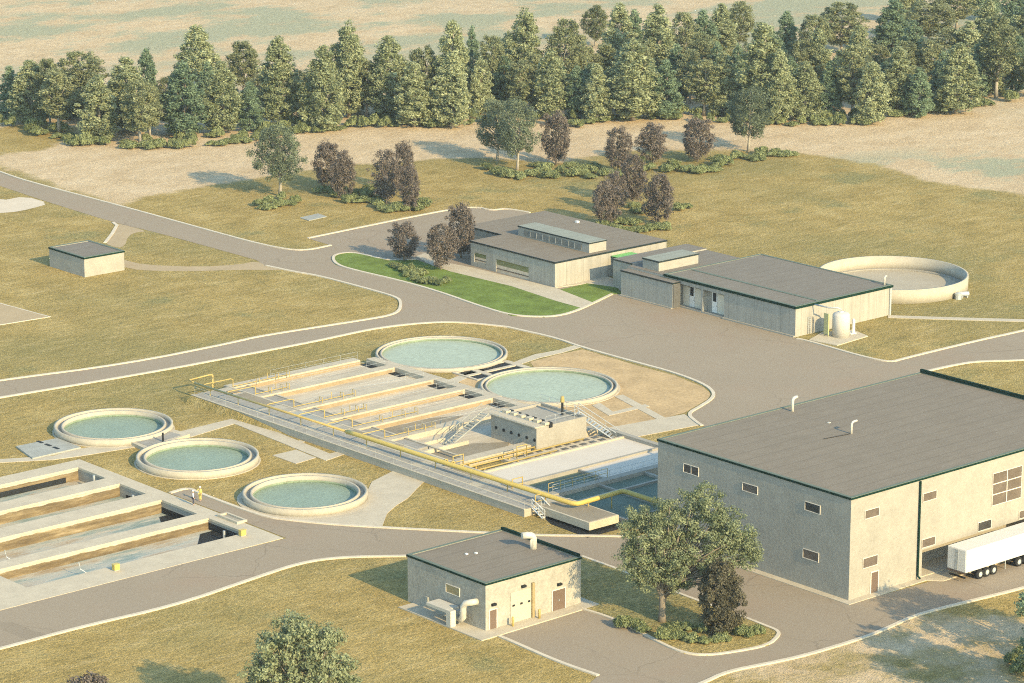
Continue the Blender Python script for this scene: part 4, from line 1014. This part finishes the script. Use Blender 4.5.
# ------------------------------------------------------------------ people
def skin_obj(name, verts, edges, radii, mat, parent, root_i=0, sub=1):
    me = bpy.data.meshes.new(name); me.from_pydata(verts, edges, [])
    o = bpy.data.objects.new(name, me); col.objects.link(o)
    me.materials.append(M[mat])
    o.modifiers.new('skin', 'SKIN')
    if not me.skin_vertices: 
        pass
    for i, r_ in enumerate(radii):
        rr = r_ if isinstance(r_, tuple) else (r_, r_)
        me.skin_vertices[0].data[i].radius = rr; me.skin_vertices[0].data[i].use_root = (i == root_i)
    s_ = o.modifiers.new('sub', 'SUBSURF'); s_.levels = sub; s_.render_levels = sub
    o.modifiers['skin'].use_smooth_shade = True
    if parent: o.parent = parent
    return o
def person(x, y, rz, label, top, raise_arm=False, z=.06, mirror=1):
    p = thing('person', label, 'person', (x, y, z), 'workers standing by the basin'); p.rotation_euler.z = rz; p.scale = (.93, .93, .93)
    V = [(0,0,.95),(0,0,1.15),(0,0,1.38),(0,0,1.5),(0,.02,1.58)]            # pelvis chest neck
    E = [(0,1),(1,2),(2,3),(3,4)]; Rr = [(.15,.11),(.14,.1),(.16,.1),(.06,.06),(.06,.06)]
    V += [(0,.02,1.64),(0,.02,1.72)]; E += [(4,5),(5,6)]; Rr += [(.085,.1),(.075,.09)]
    V += [(0,.115,1.63)]; E += [(5,7)]; Rr += [.018]                          # nose
    for s_ in (-1, 1):
        b0 = len(V)
        V += [(s_*.1,0,.9),(s_*.11,.03,.5),(s_*.12,0,.09),(s_*.13,.14,.05)]
        E += [(0,b0),(b0,b0+1),(b0+1,b0+2),(b0+2,b0+3)]; Rr += [.095,.06,.045,.04]
        a0 = len(V)
        if raise_arm and s_ == 1: arm = [(.2,0,1.42),(.3,.16,1.3),(.2,.38,1.38),(.17,.45,1.41)]
        else: arm = [(s_*.2,0,1.42),(s_*.27,-.02,1.14),(s_*.27,.1,.9),(s_*.27,.13,.83)]
        V += arm; E += [(2,a0),(a0,a0+1),(a0+1,a0+2),(a0+2,a0+3)]; Rr += [.06,.042,.032,.034]
        h = arm[3]; d = (Vector(arm[3])-Vector(arm[2])).normalized()
        for k, (off, ln) in enumerate(((-.03,.07),(-.01,.085),(.01,.08),(.03,.06))):
            q = Vector(h)+d*ln+Vector((off*.3, off, 0)) ; V.append(tuple(q)); E.append((a0+3, len(V)-1)); Rr.append(.009)
        q = Vector(h)+d*.03+Vector((-s_*.05, .03, 0)); V.append(tuple(q)); E.append((a0+3, len(V)-1)); Rr.append(.011)
    skin_obj('body', V, E, Rr, 'skin', p)
    T = [(0,0,.92),(0,0,1.15),(0,0,1.38),(0,0,1.46)]; TE = [(0,1),(1,2),(2,3)]; TR = [(.18,.14),(.175,.135),(.19,.13),(.09,.085)]
    for s_ in (-1, 1):
        a0 = len(T)
        arm = [(.2,0,1.42),(.3,.16,1.3),(.235,.31,1.355)] if (raise_arm and s_ == 1) else [(s_*.2,0,1.42),(s_*.27,-.02,1.14),(s_*.27,.07,.97)]
        T += arm; TE += [(2,a0),(a0,a0+1),(a0+1,a0+2)]; TR += [.085,.065,.055]
    skin_obj('jacket', T, TE, TR, top, p)
    Q = [(0,0,.98)]; QE = []; QR = [(.175,.14)]
    for s_ in (-1, 1):
        b0 = len(Q); Q += [(s_*.1,0,.88),(s_*.11,.03,.5),(s_*.12,0,.14)]; QE += [(0,b0),(b0,b0+1),(b0+1,b0+2)]; QR += [.115,.085,.075]
    skin_obj('trousers', Q, QE, QR, 'navy_cloth' if top != 'hivis' else 'hivis', p)
    hm = MB().tube([(0,.0,1.68),(0,0,1.74),(0,0,1.8),(0,0,1.825)], [.135,.13,.09,.02], 14).build('helmet', 'white_cloth', None, True)
    hm.parent = p
    for s_ in (-1, 1):
        e_ = MB().tube([(s_*.035,.09,1.655),(s_*.035,.11,1.655)], .012, 6).build('eye', 'hair', None); e_.parent = p
    mo = MB().tube([(-.025,.105,1.585),(.025,.105,1.585)], .008, 5).build('mouth', 'hair', None); mo.parent = p
    return p
gx, gy = G(193.3, 505.5); person(gx, gy, R(-120), 'person in pale top and dark trousers standing on the basin edge', 'white_cloth')
gx, gy = G(200.3, 501.5); person(gx, gy, R(100), 'person in yellow work clothes and white helmet, arm raised, by the basin', 'hivis', True)

# ------------------------------------------------------------------ vegetation
def leaf_mesh(name, C, N, S, T, mat, rng):
    n = len(C)
    N = N/(np.linalg.norm(N, axis=1, keepdims=True)+1e-9)
    A = np.cross(N, rng.normal(size=(n,3))); A /= np.linalg.norm(A, axis=1, keepdims=True)+1e-9
    B = np.cross(N, A); S = S[:,None]
    V = np.stack([C-A*S, C+B*S*.62, C+A*S, C-B*S*.62], 1).reshape(-1, 3)
    me = bpy.data.meshes.new(name); me.vertices.add(4*n); me.vertices.foreach_set('co', V.astype(np.float32).ravel())
    me.loops.add(4*n); me.loops.foreach_set('vertex_index', np.arange(4*n, dtype=np.int32))
    me.polygons.add(n); me.polygons.foreach_set('loop_start', np.arange(0, 4*n, 4, dtype=np.int32))
    me.update(calc_edges=True)
    at = me.attributes.new('tint', 'FLOAT', 'POINT'); at.data.foreach_set('value', np.repeat(T, 4).astype(np.float32))
    me.materials.append(M[mat]); return me
def make_crown(name, h, prof, nclump, per, rc, leaf, mat, seed, lean=.0, spread=None, fill=.45):
    """prof: list of (height fraction, radius); leaves gathered in clumps spread through the crown"""
    rng = np.random.default_rng(seed)
    zs, rs = zip(*prof); Cc = []
    while len(Cc) < nclump:
        z = rng.uniform(zs[0], zs[-1]); r = np.interp(z, zs, rs)
        if rng.uniform() > (r/max(rs))**1.2+.06: continue
        a = rng.uniform(0, 2*math.pi); q = r*math.sqrt(rng.uniform(fill**2, 1))*rng.uniform(.86, 1.1)
        lob = 1+.16*math.sin(a*3+seed)+.10*math.sin(a*5+z*9+seed*2)
        Cc.append((q*lob*math.cos(a), q*lob*math.sin(a), z*h))
    Cc = np.array(Cc); out = []; nor = []; tin = []; siz = []
    for c in Cc:
        k = int(per*rng.uniform(.55, 1.35)); rr = rc*rng.uniform(.6, 1.3)
        d = rng.normal(size=(k,3)); d /= np.linalg.norm(d, axis=1, keepdims=True)
        q = d*(rng.uniform(.15, 1, (k,1))**.6)*rr*np.array([1,1,.9])
        out.append(c+q); ax = np.array([c[0], c[1], 0])*.5
        nor.append(d*.4+rng.normal(size=(k,3))*.8+np.array([0,0,.3])+ax/(np.linalg.norm(ax)+.5)*.3)
        tin.append(np.clip(rng.normal(.5, .2)+rng.normal(0, .16, k), 0, 1)); siz.append(leaf*rng.uniform(.6, 1.35, k))
    return leaf_mesh(name, np.concatenate(out), np.concatenate(nor), np.concatenate(siz), np.concatenate(tin), mat, rng), Cc
def make_trunk(name, h, r, top, mat, seed, limbs=None, fork=None, nl=8):
    rng = random.Random(seed); m = MB()
    pts = [(0,0,-.3)]; x = y = 0
    for k in range(1, 6):
        x += rng.uniform(-.02, .02)*h*.5; y += rng.uniform(-.02, .02)*h*.5; pts.append((x, y, h*top*k/5))
    m.tube(pts, [r*1.25]+[r*(1-.16*k) for k in range(1, 6)], 8)
    if limbs is not None:
        idx = list(range(len(limbs))); rng.shuffle(idx)
        for i in idx[:nl]:
            e = Vector(limbs[i]); z0 = max(h*.14, min(e.z*.62, h*top*.9)); u = z0/(h*top)*5; k = max(0, min(4, int(u)))
            a = Vector(pts[k]).lerp(Vector(pts[k+1]), u-k) if k < 5 else Vector(pts[5])
            mid = a.lerp(e, .5)+Vector((rng.uniform(-.2,.2), rng.uniform(-.2,.2), .1*h*.2))
            m.tube([a, mid, e], [r*.42, r*.27, r*.08], 5)
    me = m.build(name, mat, None, True); d = me.data; bpy.data.objects.remove(me); return d

KIND = {}
def kind(key, h, variants): KIND[key] = (h, variants)
def mk(key, h, prof, ncl, per, rc, leaf, lm, bm_, r, top, seeds, nl=8, fill=.45):
    vs = []
    for s_ in seeds:
        cm, cc = make_crown(key+'_crown', h, prof, ncl, per, rc, leaf, lm, s_, fill=fill)
        tm = make_trunk(key+'_trunk', h, r, top, bm_, s_, cc, nl=nl); vs.append((cm, tm))
    KIND[key] = (h, max(p[1] for p in prof), vs)
mk('P', 16, [(.07,1.7),(.2,2.5),(.45,2.5),(.7,1.8),(.88,.9),(.985,.25)], 300, 78, .66, .165, 'leaf_pale', 'bark_pale', .24, .9, (1,2,3,41,42), 14)
mk('G', 14, [(.05,1.6),(.2,2.6),(.45,2.3),(.7,1.6),(.9,.7),(.99,.1)], 230, 78, .66, .165, 'leaf_teal', 'bark', .22, .92, (4,5,45), 10)
mk('R', 14, [(.2,1.2),(.36,2.6),(.6,3.1),(.82,2.5),(.96,1.0)], 170, 84, .74, .165, 'leaf_olive', 'bark_pale', .24, .8, (6,7,8,43), 16)
mk('L', 15, [(.24,1.2),(.4,2.3),(.62,2.5),(.84,1.8),(.97,.6)], 150, 78, .7, .165, 'leaf_olive', 'bark_pale', .24, .85, (9,10,44), 16)
mk('M', 7.5, [(.12,1.1),(.28,2.0),(.6,2.3),(.84,1.7),(.97,.8)], 170, 66, .58, .115, 'leaf_maroon', 'bark', .15, .75, (11,12,13), 12)
mk('D', 12.5, [(.24,2.0),(.38,3.6),(.6,4.0),(.82,2.8),(.97,1.2)], 170, 92, .85, .135, 'leaf_grey', 'bark_pale', .3, .62, (14,15), 16)
mk('S', 7.0, [(.02,1.2),(.2,1.9),(.55,2.2),(.85,1.5),(.98,.6)], 240, 95, .5, .10, 'leaf_dusky', 'bark', .14, .7, (16,), 12)

def shrub_mesh(seed, n=3600, mat='leaf_shrub', leaf=.10):
    rng = np.random.default_rng(seed); C = []; N = []; T = []
    for k in range(9):
        a = rng.uniform(0, 6.28); q = rng.uniform(0, .95); c = np.array([q*math.cos(a), q*math.sin(a), rng.uniform(.25, .55)]); rr = rng.uniform(.3, .7)
        d = rng.normal(size=(n//9,3)); d /= np.linalg.norm(d, axis=1, keepdims=True); d[:,2] = np.abs(d[:,2])*.9-.12
        C.append(c+d*rr*(rng.uniform(.35, 1.05, (len(d),1)))); N.append(d+rng.normal(size=d.shape)*.6); T.append(np.clip(rng.normal(.5,.18)+rng.normal(0,.18,len(d)),0,1))
    C = np.concatenate(C); C[:,2] = np.abs(C[:,2])
    return leaf_mesh('shrub', C, np.concatenate(N), leaf*rng.uniform(.6,1.4,len(C)), np.concatenate(T), mat, rng)
SHRUBS = [shrub_mesh(s_) for s_ in (21,22,23,24)]

def plant(kd, base, top, wpx, name, label, group, rng, hmax=None):
    h0, r0, vs = KIND[kd]; x, y = G(*base); h = z_at(top, (x, y))
    a = px_of((x, y, h*.5)); b_ = px_of((x+math.sin(YAW), y-math.cos(YAW), h*.5)); ppm = b_[0]-a[0]
    r = wpx/ppm/2; cm, tm = vs[rng.randrange(len(vs))]
    root = thing(name, label, 'tree', (x, y, 0), group)
    for nm, me in (('trunk', tm), ('crown', cm)):
        o = bpy.data.objects.new(nm, me); col.objects.link(o); o.parent = root
    root.rotation_euler.z = rng.uniform(0, 6.28)
    sx = r/(r0*1.12); root.scale = (sx, sx, h/(h0*1.02))
    return root
rng = random.Random(5)
WOOD = [ # kind, base x, base y, top y, crown width px
('G',12,119,64,24),('P',33,123,58,36),('R',50,126,56,26),('L',59,133,66,34),('R',83,121,46,44),('P',99,140,73,34),('P',128,132,56,40),('G',148,118,46,24),('L',140,145,76,30),('L',150,139,80,24),('G',184,136,62,40),('P',198,105,23,38),('P',223,133,60,32),('R',243,96,39,30),('G',250,131,80,26),('P',279,126,35,38),('P',323,131,43,36),('P',349,118,18,32),('R',338,117,42,26),('L',367,118,58,28),('P',389,119,34,38),('P',414,127,60,34),('R',424,114,41,28),('P',453,116,18,32),('P',452,128,50,32),('G',472,102,26,18),('R',493,110,30,28),('P',481,117,55,22),('P',525,100,5,32),('L',519,118,58,26),('P',550,118,50,34),('R',566,100,17,38),('R',595,48,4,24),('P',619,82,1,30),('G',634,72,7,22),('P',597,122,62,26),('G',577,119,64,24),('P',633,121,36,44),('R',616,112,62,30),('P',657,92,3,36),('G',665,119,60,30),('R',683,74,10,28),('G',703,70,8,28),('P',721,66,2,28),('R',740,52,0,26),('L',704,116,56,30),('P',723,116,50,30),('G',737,104,44,24),('P',762,120,20,44),('P',778,124,48,26),('G',786,66,9,24),('P',804,120,60,30),('R',813,70,10,28),('P',817,92,27,28),('R',842,56,1,42),('G',828,118,62,24),('L',852,119,40,36),('P',871,124,60,30),('G',893,54,-2,36),('P',898,113,45,32),('R',878,84,43,24),('R',928,44,-4,42),('R',930,92,38,32),('G',918,117,67,28),('P',956,114,40,36),('P',967,78,20,32),('P',986,66,-2,30),('L',996,98,12,36),('G',1016,92,34,26),('G',1012,44,-16,30),('R',956,30,-22,34),('P',905,24,-30,26),('G',985,20,-40,30),('P',1030,60,-8,34),('P',990,95,50,26),
('G',20,112,78,22),('G',70,118,74,26),('G',118,122,72,26),('R',168,118,74,26),('G',208,112,62,24),('G',232,114,84,22),('R',265,112,70,28),('R',300,112,68,28),('G',312,112,76,24),('G',355,112,62,26),('R',400,108,60,26),('G',436,112,58,24),('R',465,112,66,24),('G',505,112,56,28),('P',508,96,32,26),('R',535,108,52,26),('G',560,108,62,24),('R',583,92,44,30),('P',605,90,40,26),('G',590,108,62,26),('R',640,96,36,30),('G',648,110,60,26),('G',676,100,44,28),('R',690,104,48,26),('G',716,96,44,26),('R',748,96,40,30),('G',790,108,56,26),('R',800,92,38,30),('G',838,100,52,26),('R',862,98,52,26),('G',884,108,60,22),('R',905,92,40,30),('G',942,104,52,26),('R',948,76,26,30),('G',976,96,44,26),('R',1004,74,24,28),('R',1035,98,50,32),('G',912,70,20,28),('P',858,84,24,26),('G',770,84,24,26),('R',702,90,30,28)]
WOOD = [w for w in WOOD]
tone = {'P':'pale olive pointed','G':'deep green conical','R':'dark olive rounded','L':'brownish olive open-crowned'}
rows = {}
for w in WOOD:
    front = np.interp(w[1], [0,60,150,300,440,600,700,800,870,950,1024], [124,134,142,134,126,122,118,122,122,115,100])
    dd = front-w[2]; rw = 'front row' if dd < 8 else ('middle rows' if dd < 28 else 'rear rows')
    rows.setdefault((w[0], rw), []).append(w)
for (kd, rw), L in rows.items():
    L.sort(key=lambda w: w[1])
    for i, w in enumerate(L):
        lab = f'{tone[kd]} tree, {rw} of the wood, {ordn(i)} such from the left'
        plant(kd, (w[1], w[2]), w[3], w[4]*1.25, 'woodland_tree', lab, 'trees of the wood', rng)
MEADOW = [
('D',280,196,121,58,'broad_tree','spreading green tree alone on the meadow nearest the wood gap'),
('M',327.6,187.6,140,32,'purple_tree','dull purple tree left of the meadow pair beside the green tree'),
('M',343,198.6,149,27,'purple_tree','dull purple tree right of the meadow pair beside the green tree'),
('M',386.5,203,148,32,'purple_tree','dull purple tree, front left of the meadow trio'),
('M',404,192,140,24,'purple_tree','dull purple tree at the back of the meadow trio'),
('M',410,211,164,24,'purple_tree','slender dull purple tree, front right of the meadow trio'),
('M',404,261,221,34,'purple_tree','dark round tree on the green lawn tip by the road'),
('M',441,270,222,34,'purple_tree','dark leafy tree on the lawn edge before the low building'),
('M',461,258,202,34,'purple_tree','dark leafy tree behind another at the left end of the low building'),
('D',497,161,97,46,'broad_tree','green spreading tree, left of the pair before the wood'),
('D',517,170,96,48,'broad_tree','green spreading tree with pale forked trunk, right of the pair before the wood'),
('M',556,165,110,34,'purple_tree','tall dark purple tree next to the green pair on the meadow'),
('M',618,172,126,31,'purple_tree','purple tree, left of the three along the sandy track'),
('M',653,164,121,32,'purple_tree','purple tree, middle of the three along the sandy track'),
('M',697.6,161.5,116,36,'purple_tree','purple tree, right of the three along the sandy track'),
('D',748.4,151.5,84,50,'broad_tree','green tree with bare forked trunk at the right end of the shrubs'),
('M',606,224.5,180,34,'purple_tree','purple tree nearest the low building roof, front left of its clump'),
('M',633,204,153,30,'purple_tree','purple tree at the rear of the clump behind the low building'),
('M',614,212,170,26,'purple_tree','purple tree half hidden in the middle of the clump behind the low building'),
('M',658,224.5,172,36,'purple_tree','purple tree with clear stem, right of the clump behind the low building'),
('S',720,634,560,50,'purple_tree','dusky bushy tree beside the big tree on the grass island')]
for (kd, x, y, tp, w, nm, lab) in MEADOW: plant(kd, (x, y), tp, w, nm, lab, 'meadow and lawn trees', rng)

# large near trees get crowns of their own
def big_tree(base, lobes, name, label, leaf, mat, bark, r, per, seed, hz=None):
    x, y = G(*base); root = thing(name, label, 'tree', (x, y, 0)); rg = np.random.default_rng(seed); rr = random.Random(seed)
    C = []; N = []; T = []; S = []; m = MB(); tips = []
    for (ox, oy, oz, rad, sq) in lobes:            # offsets in metres to the right / towards viewer / up
        for k in range(int(17*rad**1.6)):
            d = rg.normal(size=3); d /= np.linalg.norm(d); q = d*rad*rg.uniform(.35, 1.05)*np.array([1,1,sq])
            cc = np.array([ox*math.sin(YAW)-oy*math.cos(YAW), -ox*math.cos(YAW)-oy*math.sin(YAW), oz])+q
            n = int(per*rg.uniform(.5, 1.3)); dd = rg.normal(size=(n,3)); dd /= np.linalg.norm(dd, axis=1, keepdims=True)
            C.append(cc+dd*rg.uniform(.1,1,(n,1))**.6*.62*np.array([1,1,.7])); N.append(dd*.7+rg.normal(size=(n,3))*.6+d*.35+np.array([0,0,.3]))
            T.append(np.clip(rg.normal(.5,.2)+rg.normal(0,.17,n),0,1)); S.append(leaf*rg.uniform(.6,1.4,n)); 
            if rg.uniform() < .16: tips.append(cc)
    me = leaf_mesh('crown', np.concatenate(C), np.concatenate(N), np.concatenate(S), np.concatenate(T), mat, rg)
    o = bpy.data.objects.new('crown', me); col.objects.link(o); o.parent = root
    for (dx, dy, hh, k) in ((.0,0,3.6,1.0),(.5,.2,3.4,.6)):
        m.tube([(0,0,-.3),(dx*.3,dy,.9),(dx,dy,2.2),(dx*1.4-.1,dy,hh)], [r*1.35*k, r*k, r*.9*k, r*.75*k], 10)
    for tp in tips:
        a = Vector((rr.uniform(-.1,.5), 0, rr.uniform(2.4, 3.5))); e = Vector(tp); md = a.lerp(e, .5)+Vector((rr.uniform(-.4,.4), rr.uniform(-.4,.4), .4))
        m.tube([a, a.lerp(md,.6)+Vector((0,0,.2)), md, e], [r*.42, r*.33, r*.22, .03], 6)
    t_ = m.build('trunk', bark, None, True); t_.parent = root
    return root
big_tree((662,622), [(-2.0,0,9.6,2.5,.9),(-2.6,.3,7.0,2.2,.85),(-1.6,.6,5.0,1.9,.8),(.6,-.6,10.4,2.6,.9),(.8,.6,7.0,2.8,.9),(1.2,.9,4.9,1.7,.7),(3.8,0,9.4,3.0,.95),(3.6,-.5,12.2,2.2,.9),(6.4,.2,9.4,2.3,.9),(8.4,0,6.9,1.6,.8),(7.6,0,8.4,1.6,.8),(5.2,.5,6.2,2.2,.85)], 'broad_tree', 'largest green tree with thick pale trunk on the kerbed grass island', .10, 'leaf_green', 'bark', .36, 84, 31)
big_tree((300,742), [(-1.8,0,8.6,2.3,.9),(-.1,0,10.4,2.2,.9),(1.6,.3,8.6,2.3,.85),(3.2,0,7.0,2.0,.8),(-3.0,.3,6.6,2.0,.85),(.6,.6,6.4,2.6,.85),(2.6,-.4,9.6,1.3,.8),(-3.2,.3,4.4,1.8,.8),(3.9,.2,5.0,1.7,.8)], 'broad_tree', 'green tree crown cut by the bottom edge in the near grass', .13, 'leaf_green', 'bark', .3, 52, 33)
big_tree((1046,700), [(-.6,0,8.8,2.1,.95),(.3,0,6.8,2.4,.9),(-.5,.2,5.0,2.0,.85),(1.5,0,9.6,2.6,.9),(2.5,0,6.0,2.5,.9)], 'dark_tree', 'dark green tree at the right edge beyond the truck yard', .16, 'leaf_teal', 'bark', .3, 46, 35)
big_tree((88,728), [(0,0,4.0,1.6,.85),(1.1,0,3.4,1.2,.8),(-.9,.2,3.4,1.2,.8)], 'dark_tree', 'dark treetop peeking over the bottom edge at lower left', .14, 'leaf_maroon', 'bark', .14, 46, 36)
def offscreen(x, y, seed, lab):
    r_ = thing('broad_tree', lab, 'tree', (x, y, 0)); h0, r0, vs = KIND['D']
    for nm, me in (('trunk', vs[0][1]), ('crown', vs[0][0])):
        o = bpy.data.objects.new(nm, me); col.objects.link(o); o.parent = r_
    r_.scale = (1.25, 1.25, 1.05); r_.rotation_euler.z = seed
offscreen(-38.5, -127.5, 1.0, 'broad tree just outside the right edge shading the truck yard kerb')
offscreen(-52.0, -140.0, 2.0, 'broad tree outside the lower right edge shading the parched verge')

# shrubs
def shrub(px, py, w, h, label, group, rg, k=None, z=0):
    x, y = G(px, py); me = SHRUBS[rg.randrange(4)]
    o = bpy.data.objects.new('shrub', me); col.objects.link(o); o.location = (x, y, z)
    s_ = w/2.4; o.scale = (s_, s_, h/1.05); o.rotation_euler.z = rg.uniform(0, 6.28); tag(o, label, 'shrub', group); return o
rg = random.Random(11)
edge = [(0,126),(20,131),(40,137),(58,141),(76,146),(105,148),(140,150),(172,150),(200,148),(232,146),(258,142),(285,138),(305,135),(335,131),(352,129),(372,129),(396,128),(420,129),(446,129),(470,126),(505,122),(530,122),(560,131),(575,128),(590,126),(610,123),(640,120),(665,121),(690,123),(712,125),(735,122),(760,126),(790,127),(815,127),(842,128),(866,126),(890,118),(920,116),(950,113),(972,108),(992,106),(1008,103),(1022,98)]
pts = []
for a, c in zip(edge[:-1], edge[1:]):
    n = max(1, int((c[0]-a[0])/9))
    for i in range(n):
        u = i/n
        if rg.random() < .1: continue
        pts.append((a[0]+(c[0]-a[0])*u+rg.uniform(-2,2), a[1]+(c[1]-a[1])*u-2.0+rg.uniform(-1.2,1.2)))
        if rg.random() < .75: pts.append((a[0]+(c[0]-a[0])*u+rg.uniform(-3,3), a[1]+(c[1]-a[1])*u-rg.uniform(5,10)))
pts.sort()
for i, (x, y) in enumerate(pts):
    shrub(x, y, rg.uniform(1.8, 4.0), rg.uniform(.7, 2.6), f'low green shrub along the wood edge, {ordn(i)} from the left', 'undergrowth shrubs of the wood', rg)
MS = [('lone green meadow tree', [(262,206),(270,203),(278,207),(287,205),(295,203),(268,209),(282,200)], 2.4, 1.2),
('meadow purple pair', [(326,192),(318,193),(335,197),(346,203),(352,201),(340,192),(356,196)], 2.8, 1.3),
('meadow purple trio', [(366,198),(374,203),(380,208),(388,211),(396,211),(404,210),(418,210),(422,206),(370,191),(360,203),(378,196),(412,199)], 3.0, 1.4),
('lawn trees by the low building', [(396,268),(404,272),(412,276),(418,280),(424,284),(410,270),(420,275),(430,282),(438,286),(446,283)], 2.4, 1.1),
('green pair before the wood', [(488,170),(498,175),(508,177),(520,179),(532,176),(545,172),(535,167),(560,173),(575,176),(585,172),(570,168),(595,168),(605,176),(590,178),(550,178)], 3.2, 1.4),
('three purple trees by the sandy track', [(625,176),(640,172),(650,170),(665,172),(676,170),(690,172),(703,170),(700,174),(712,172),(718,168),(724,165),(715,160),(735,159),(640,165),(672,164)], 3.2, 1.5),
('right end of the meadow trees', [(742,158),(755,160),(762,155),(770,157),(778,155),(786,156),(760,159)], 3.0, 1.3),
('clump behind the low building', [(612,229),(620,231),(630,232),(640,232),(650,230),(662,230),(640,213),(650,207),(634,208),(680,210),(688,208),(622,224),(604,226),(632,224)], 2.8, 1.2),
('grass island tree', [(620,628),(628,624),(636,629),(644,633),(672,638),(684,640),(694,642),(706,644),(716,643),(724,641),(690,630),(704,633),(676,629),(738,634),(744,636),(758,634),(662,640),(718,634)], 1.9, 1.1),
('dark tree at the right edge', [(1012,664),(1020,660),(1026,666),(1018,672)], 2.4, 1.3)]
for where, L, w, h in MS:
    L.sort()
    for i, (x, y) in enumerate(L):
        shrub(x, y, w*rg.uniform(.75,1.25), h*rg.uniform(.7,1.25), f'small green shrub by the {where}, {ordn(i)} from left', 'meadow and island shrubs', rg)

# ------------------------------------------------------------------ light, air, camera
w = bpy.data.worlds.new('World'); sc.world = w; w.use_nodes = True
nt = w.node_tree; bg = nt.nodes['Background']; sky = nt.nodes.new('ShaderNodeTexSky'); sky.sky_type = 'NISHITA'; sky.sun_disc = False
EL, AZ = R(25.7), R(-93)                     # direction towards the sun
sky.sun_elevation = EL; sky.sun_rotation = math.pi/2-AZ
sky.air_density = 1.0; sky.dust_density = 1.0; sky.ozone_density = 1.0
tn = nt.nodes.new('ShaderNodeMix'); tn.data_type = 'RGBA'; tn.blend_type = 'MULTIPLY'; tn.inputs[0].default_value = 1
nt.links.new(sky.outputs[0], tn.inputs[6]); tn.inputs[7].default_value = (.85, 1.0, .97, 1)
nt.links.new(tn.outputs[2], bg.inputs[0]); bg.inputs[1].default_value = .15
sd = bpy.data.lights.new('sun', 'SUN'); sd.energy = 3.0; sd.angle = R(.53); sd.color = (1, .755, .395)
so = bpy.data.objects.new('sun', sd); col.objects.link(so)
dv = Vector((math.cos(AZ)*math.cos(EL), math.sin(AZ)*math.cos(EL), math.sin(EL)))
so.rotation_euler = dv.to_track_quat('Z', 'Y').to_euler(); so.location = (0, -100, 120)
hz = MB().box(-6100, 6100, -6100, 6100, -3, 112).build('haze', 'asphalt'); hz['kind'] = 'stuff'
hm_ = bpy.data.materials.new('haze_air'); hm_.use_nodes = True; hn = hm_.node_tree; hn.nodes.remove(hn.nodes['Principled BSDF'])
pv = hn.nodes.new('ShaderNodeVolumePrincipled'); pv.inputs['Color'].default_value = (.86, .96, 1.0, 1); pv.inputs['Density'].default_value = .00008; pv.inputs['Anisotropy'].default_value = .1
hn.links.new(pv.outputs[0], hn.nodes['Material Output'].inputs['Volume']); hz.data.materials[0] = hm_
cd = bpy.data.cameras.new('camera'); cam = bpy.data.objects.new('camera', cd); col.objects.link(cam)
cd.sensor_width = 36; cd.lens = 36*F/1024; cd.clip_start = 1; cd.clip_end = 20000
cam.location = (-OX, -OY, HCAM); cam.rotation_euler = (math.pi/2-PITCH, 0, YAW-math.pi/2)
sc.camera = cam
sc.view_settings.view_transform = 'Standard'; sc.view_settings.look = 'None'; sc.view_settings.exposure = 1.29; sc.view_settings.gamma = 1
sc.cycles.use_denoising = False; sc.cycles.pixel_filter_type = 'BLACKMAN_HARRIS'; sc.cycles.filter_width = 1.05
sc.cycles.volume_bounces = 0; sc.cycles.max_bounces = 5; sc.cycles.transparent_max_bounces = 4
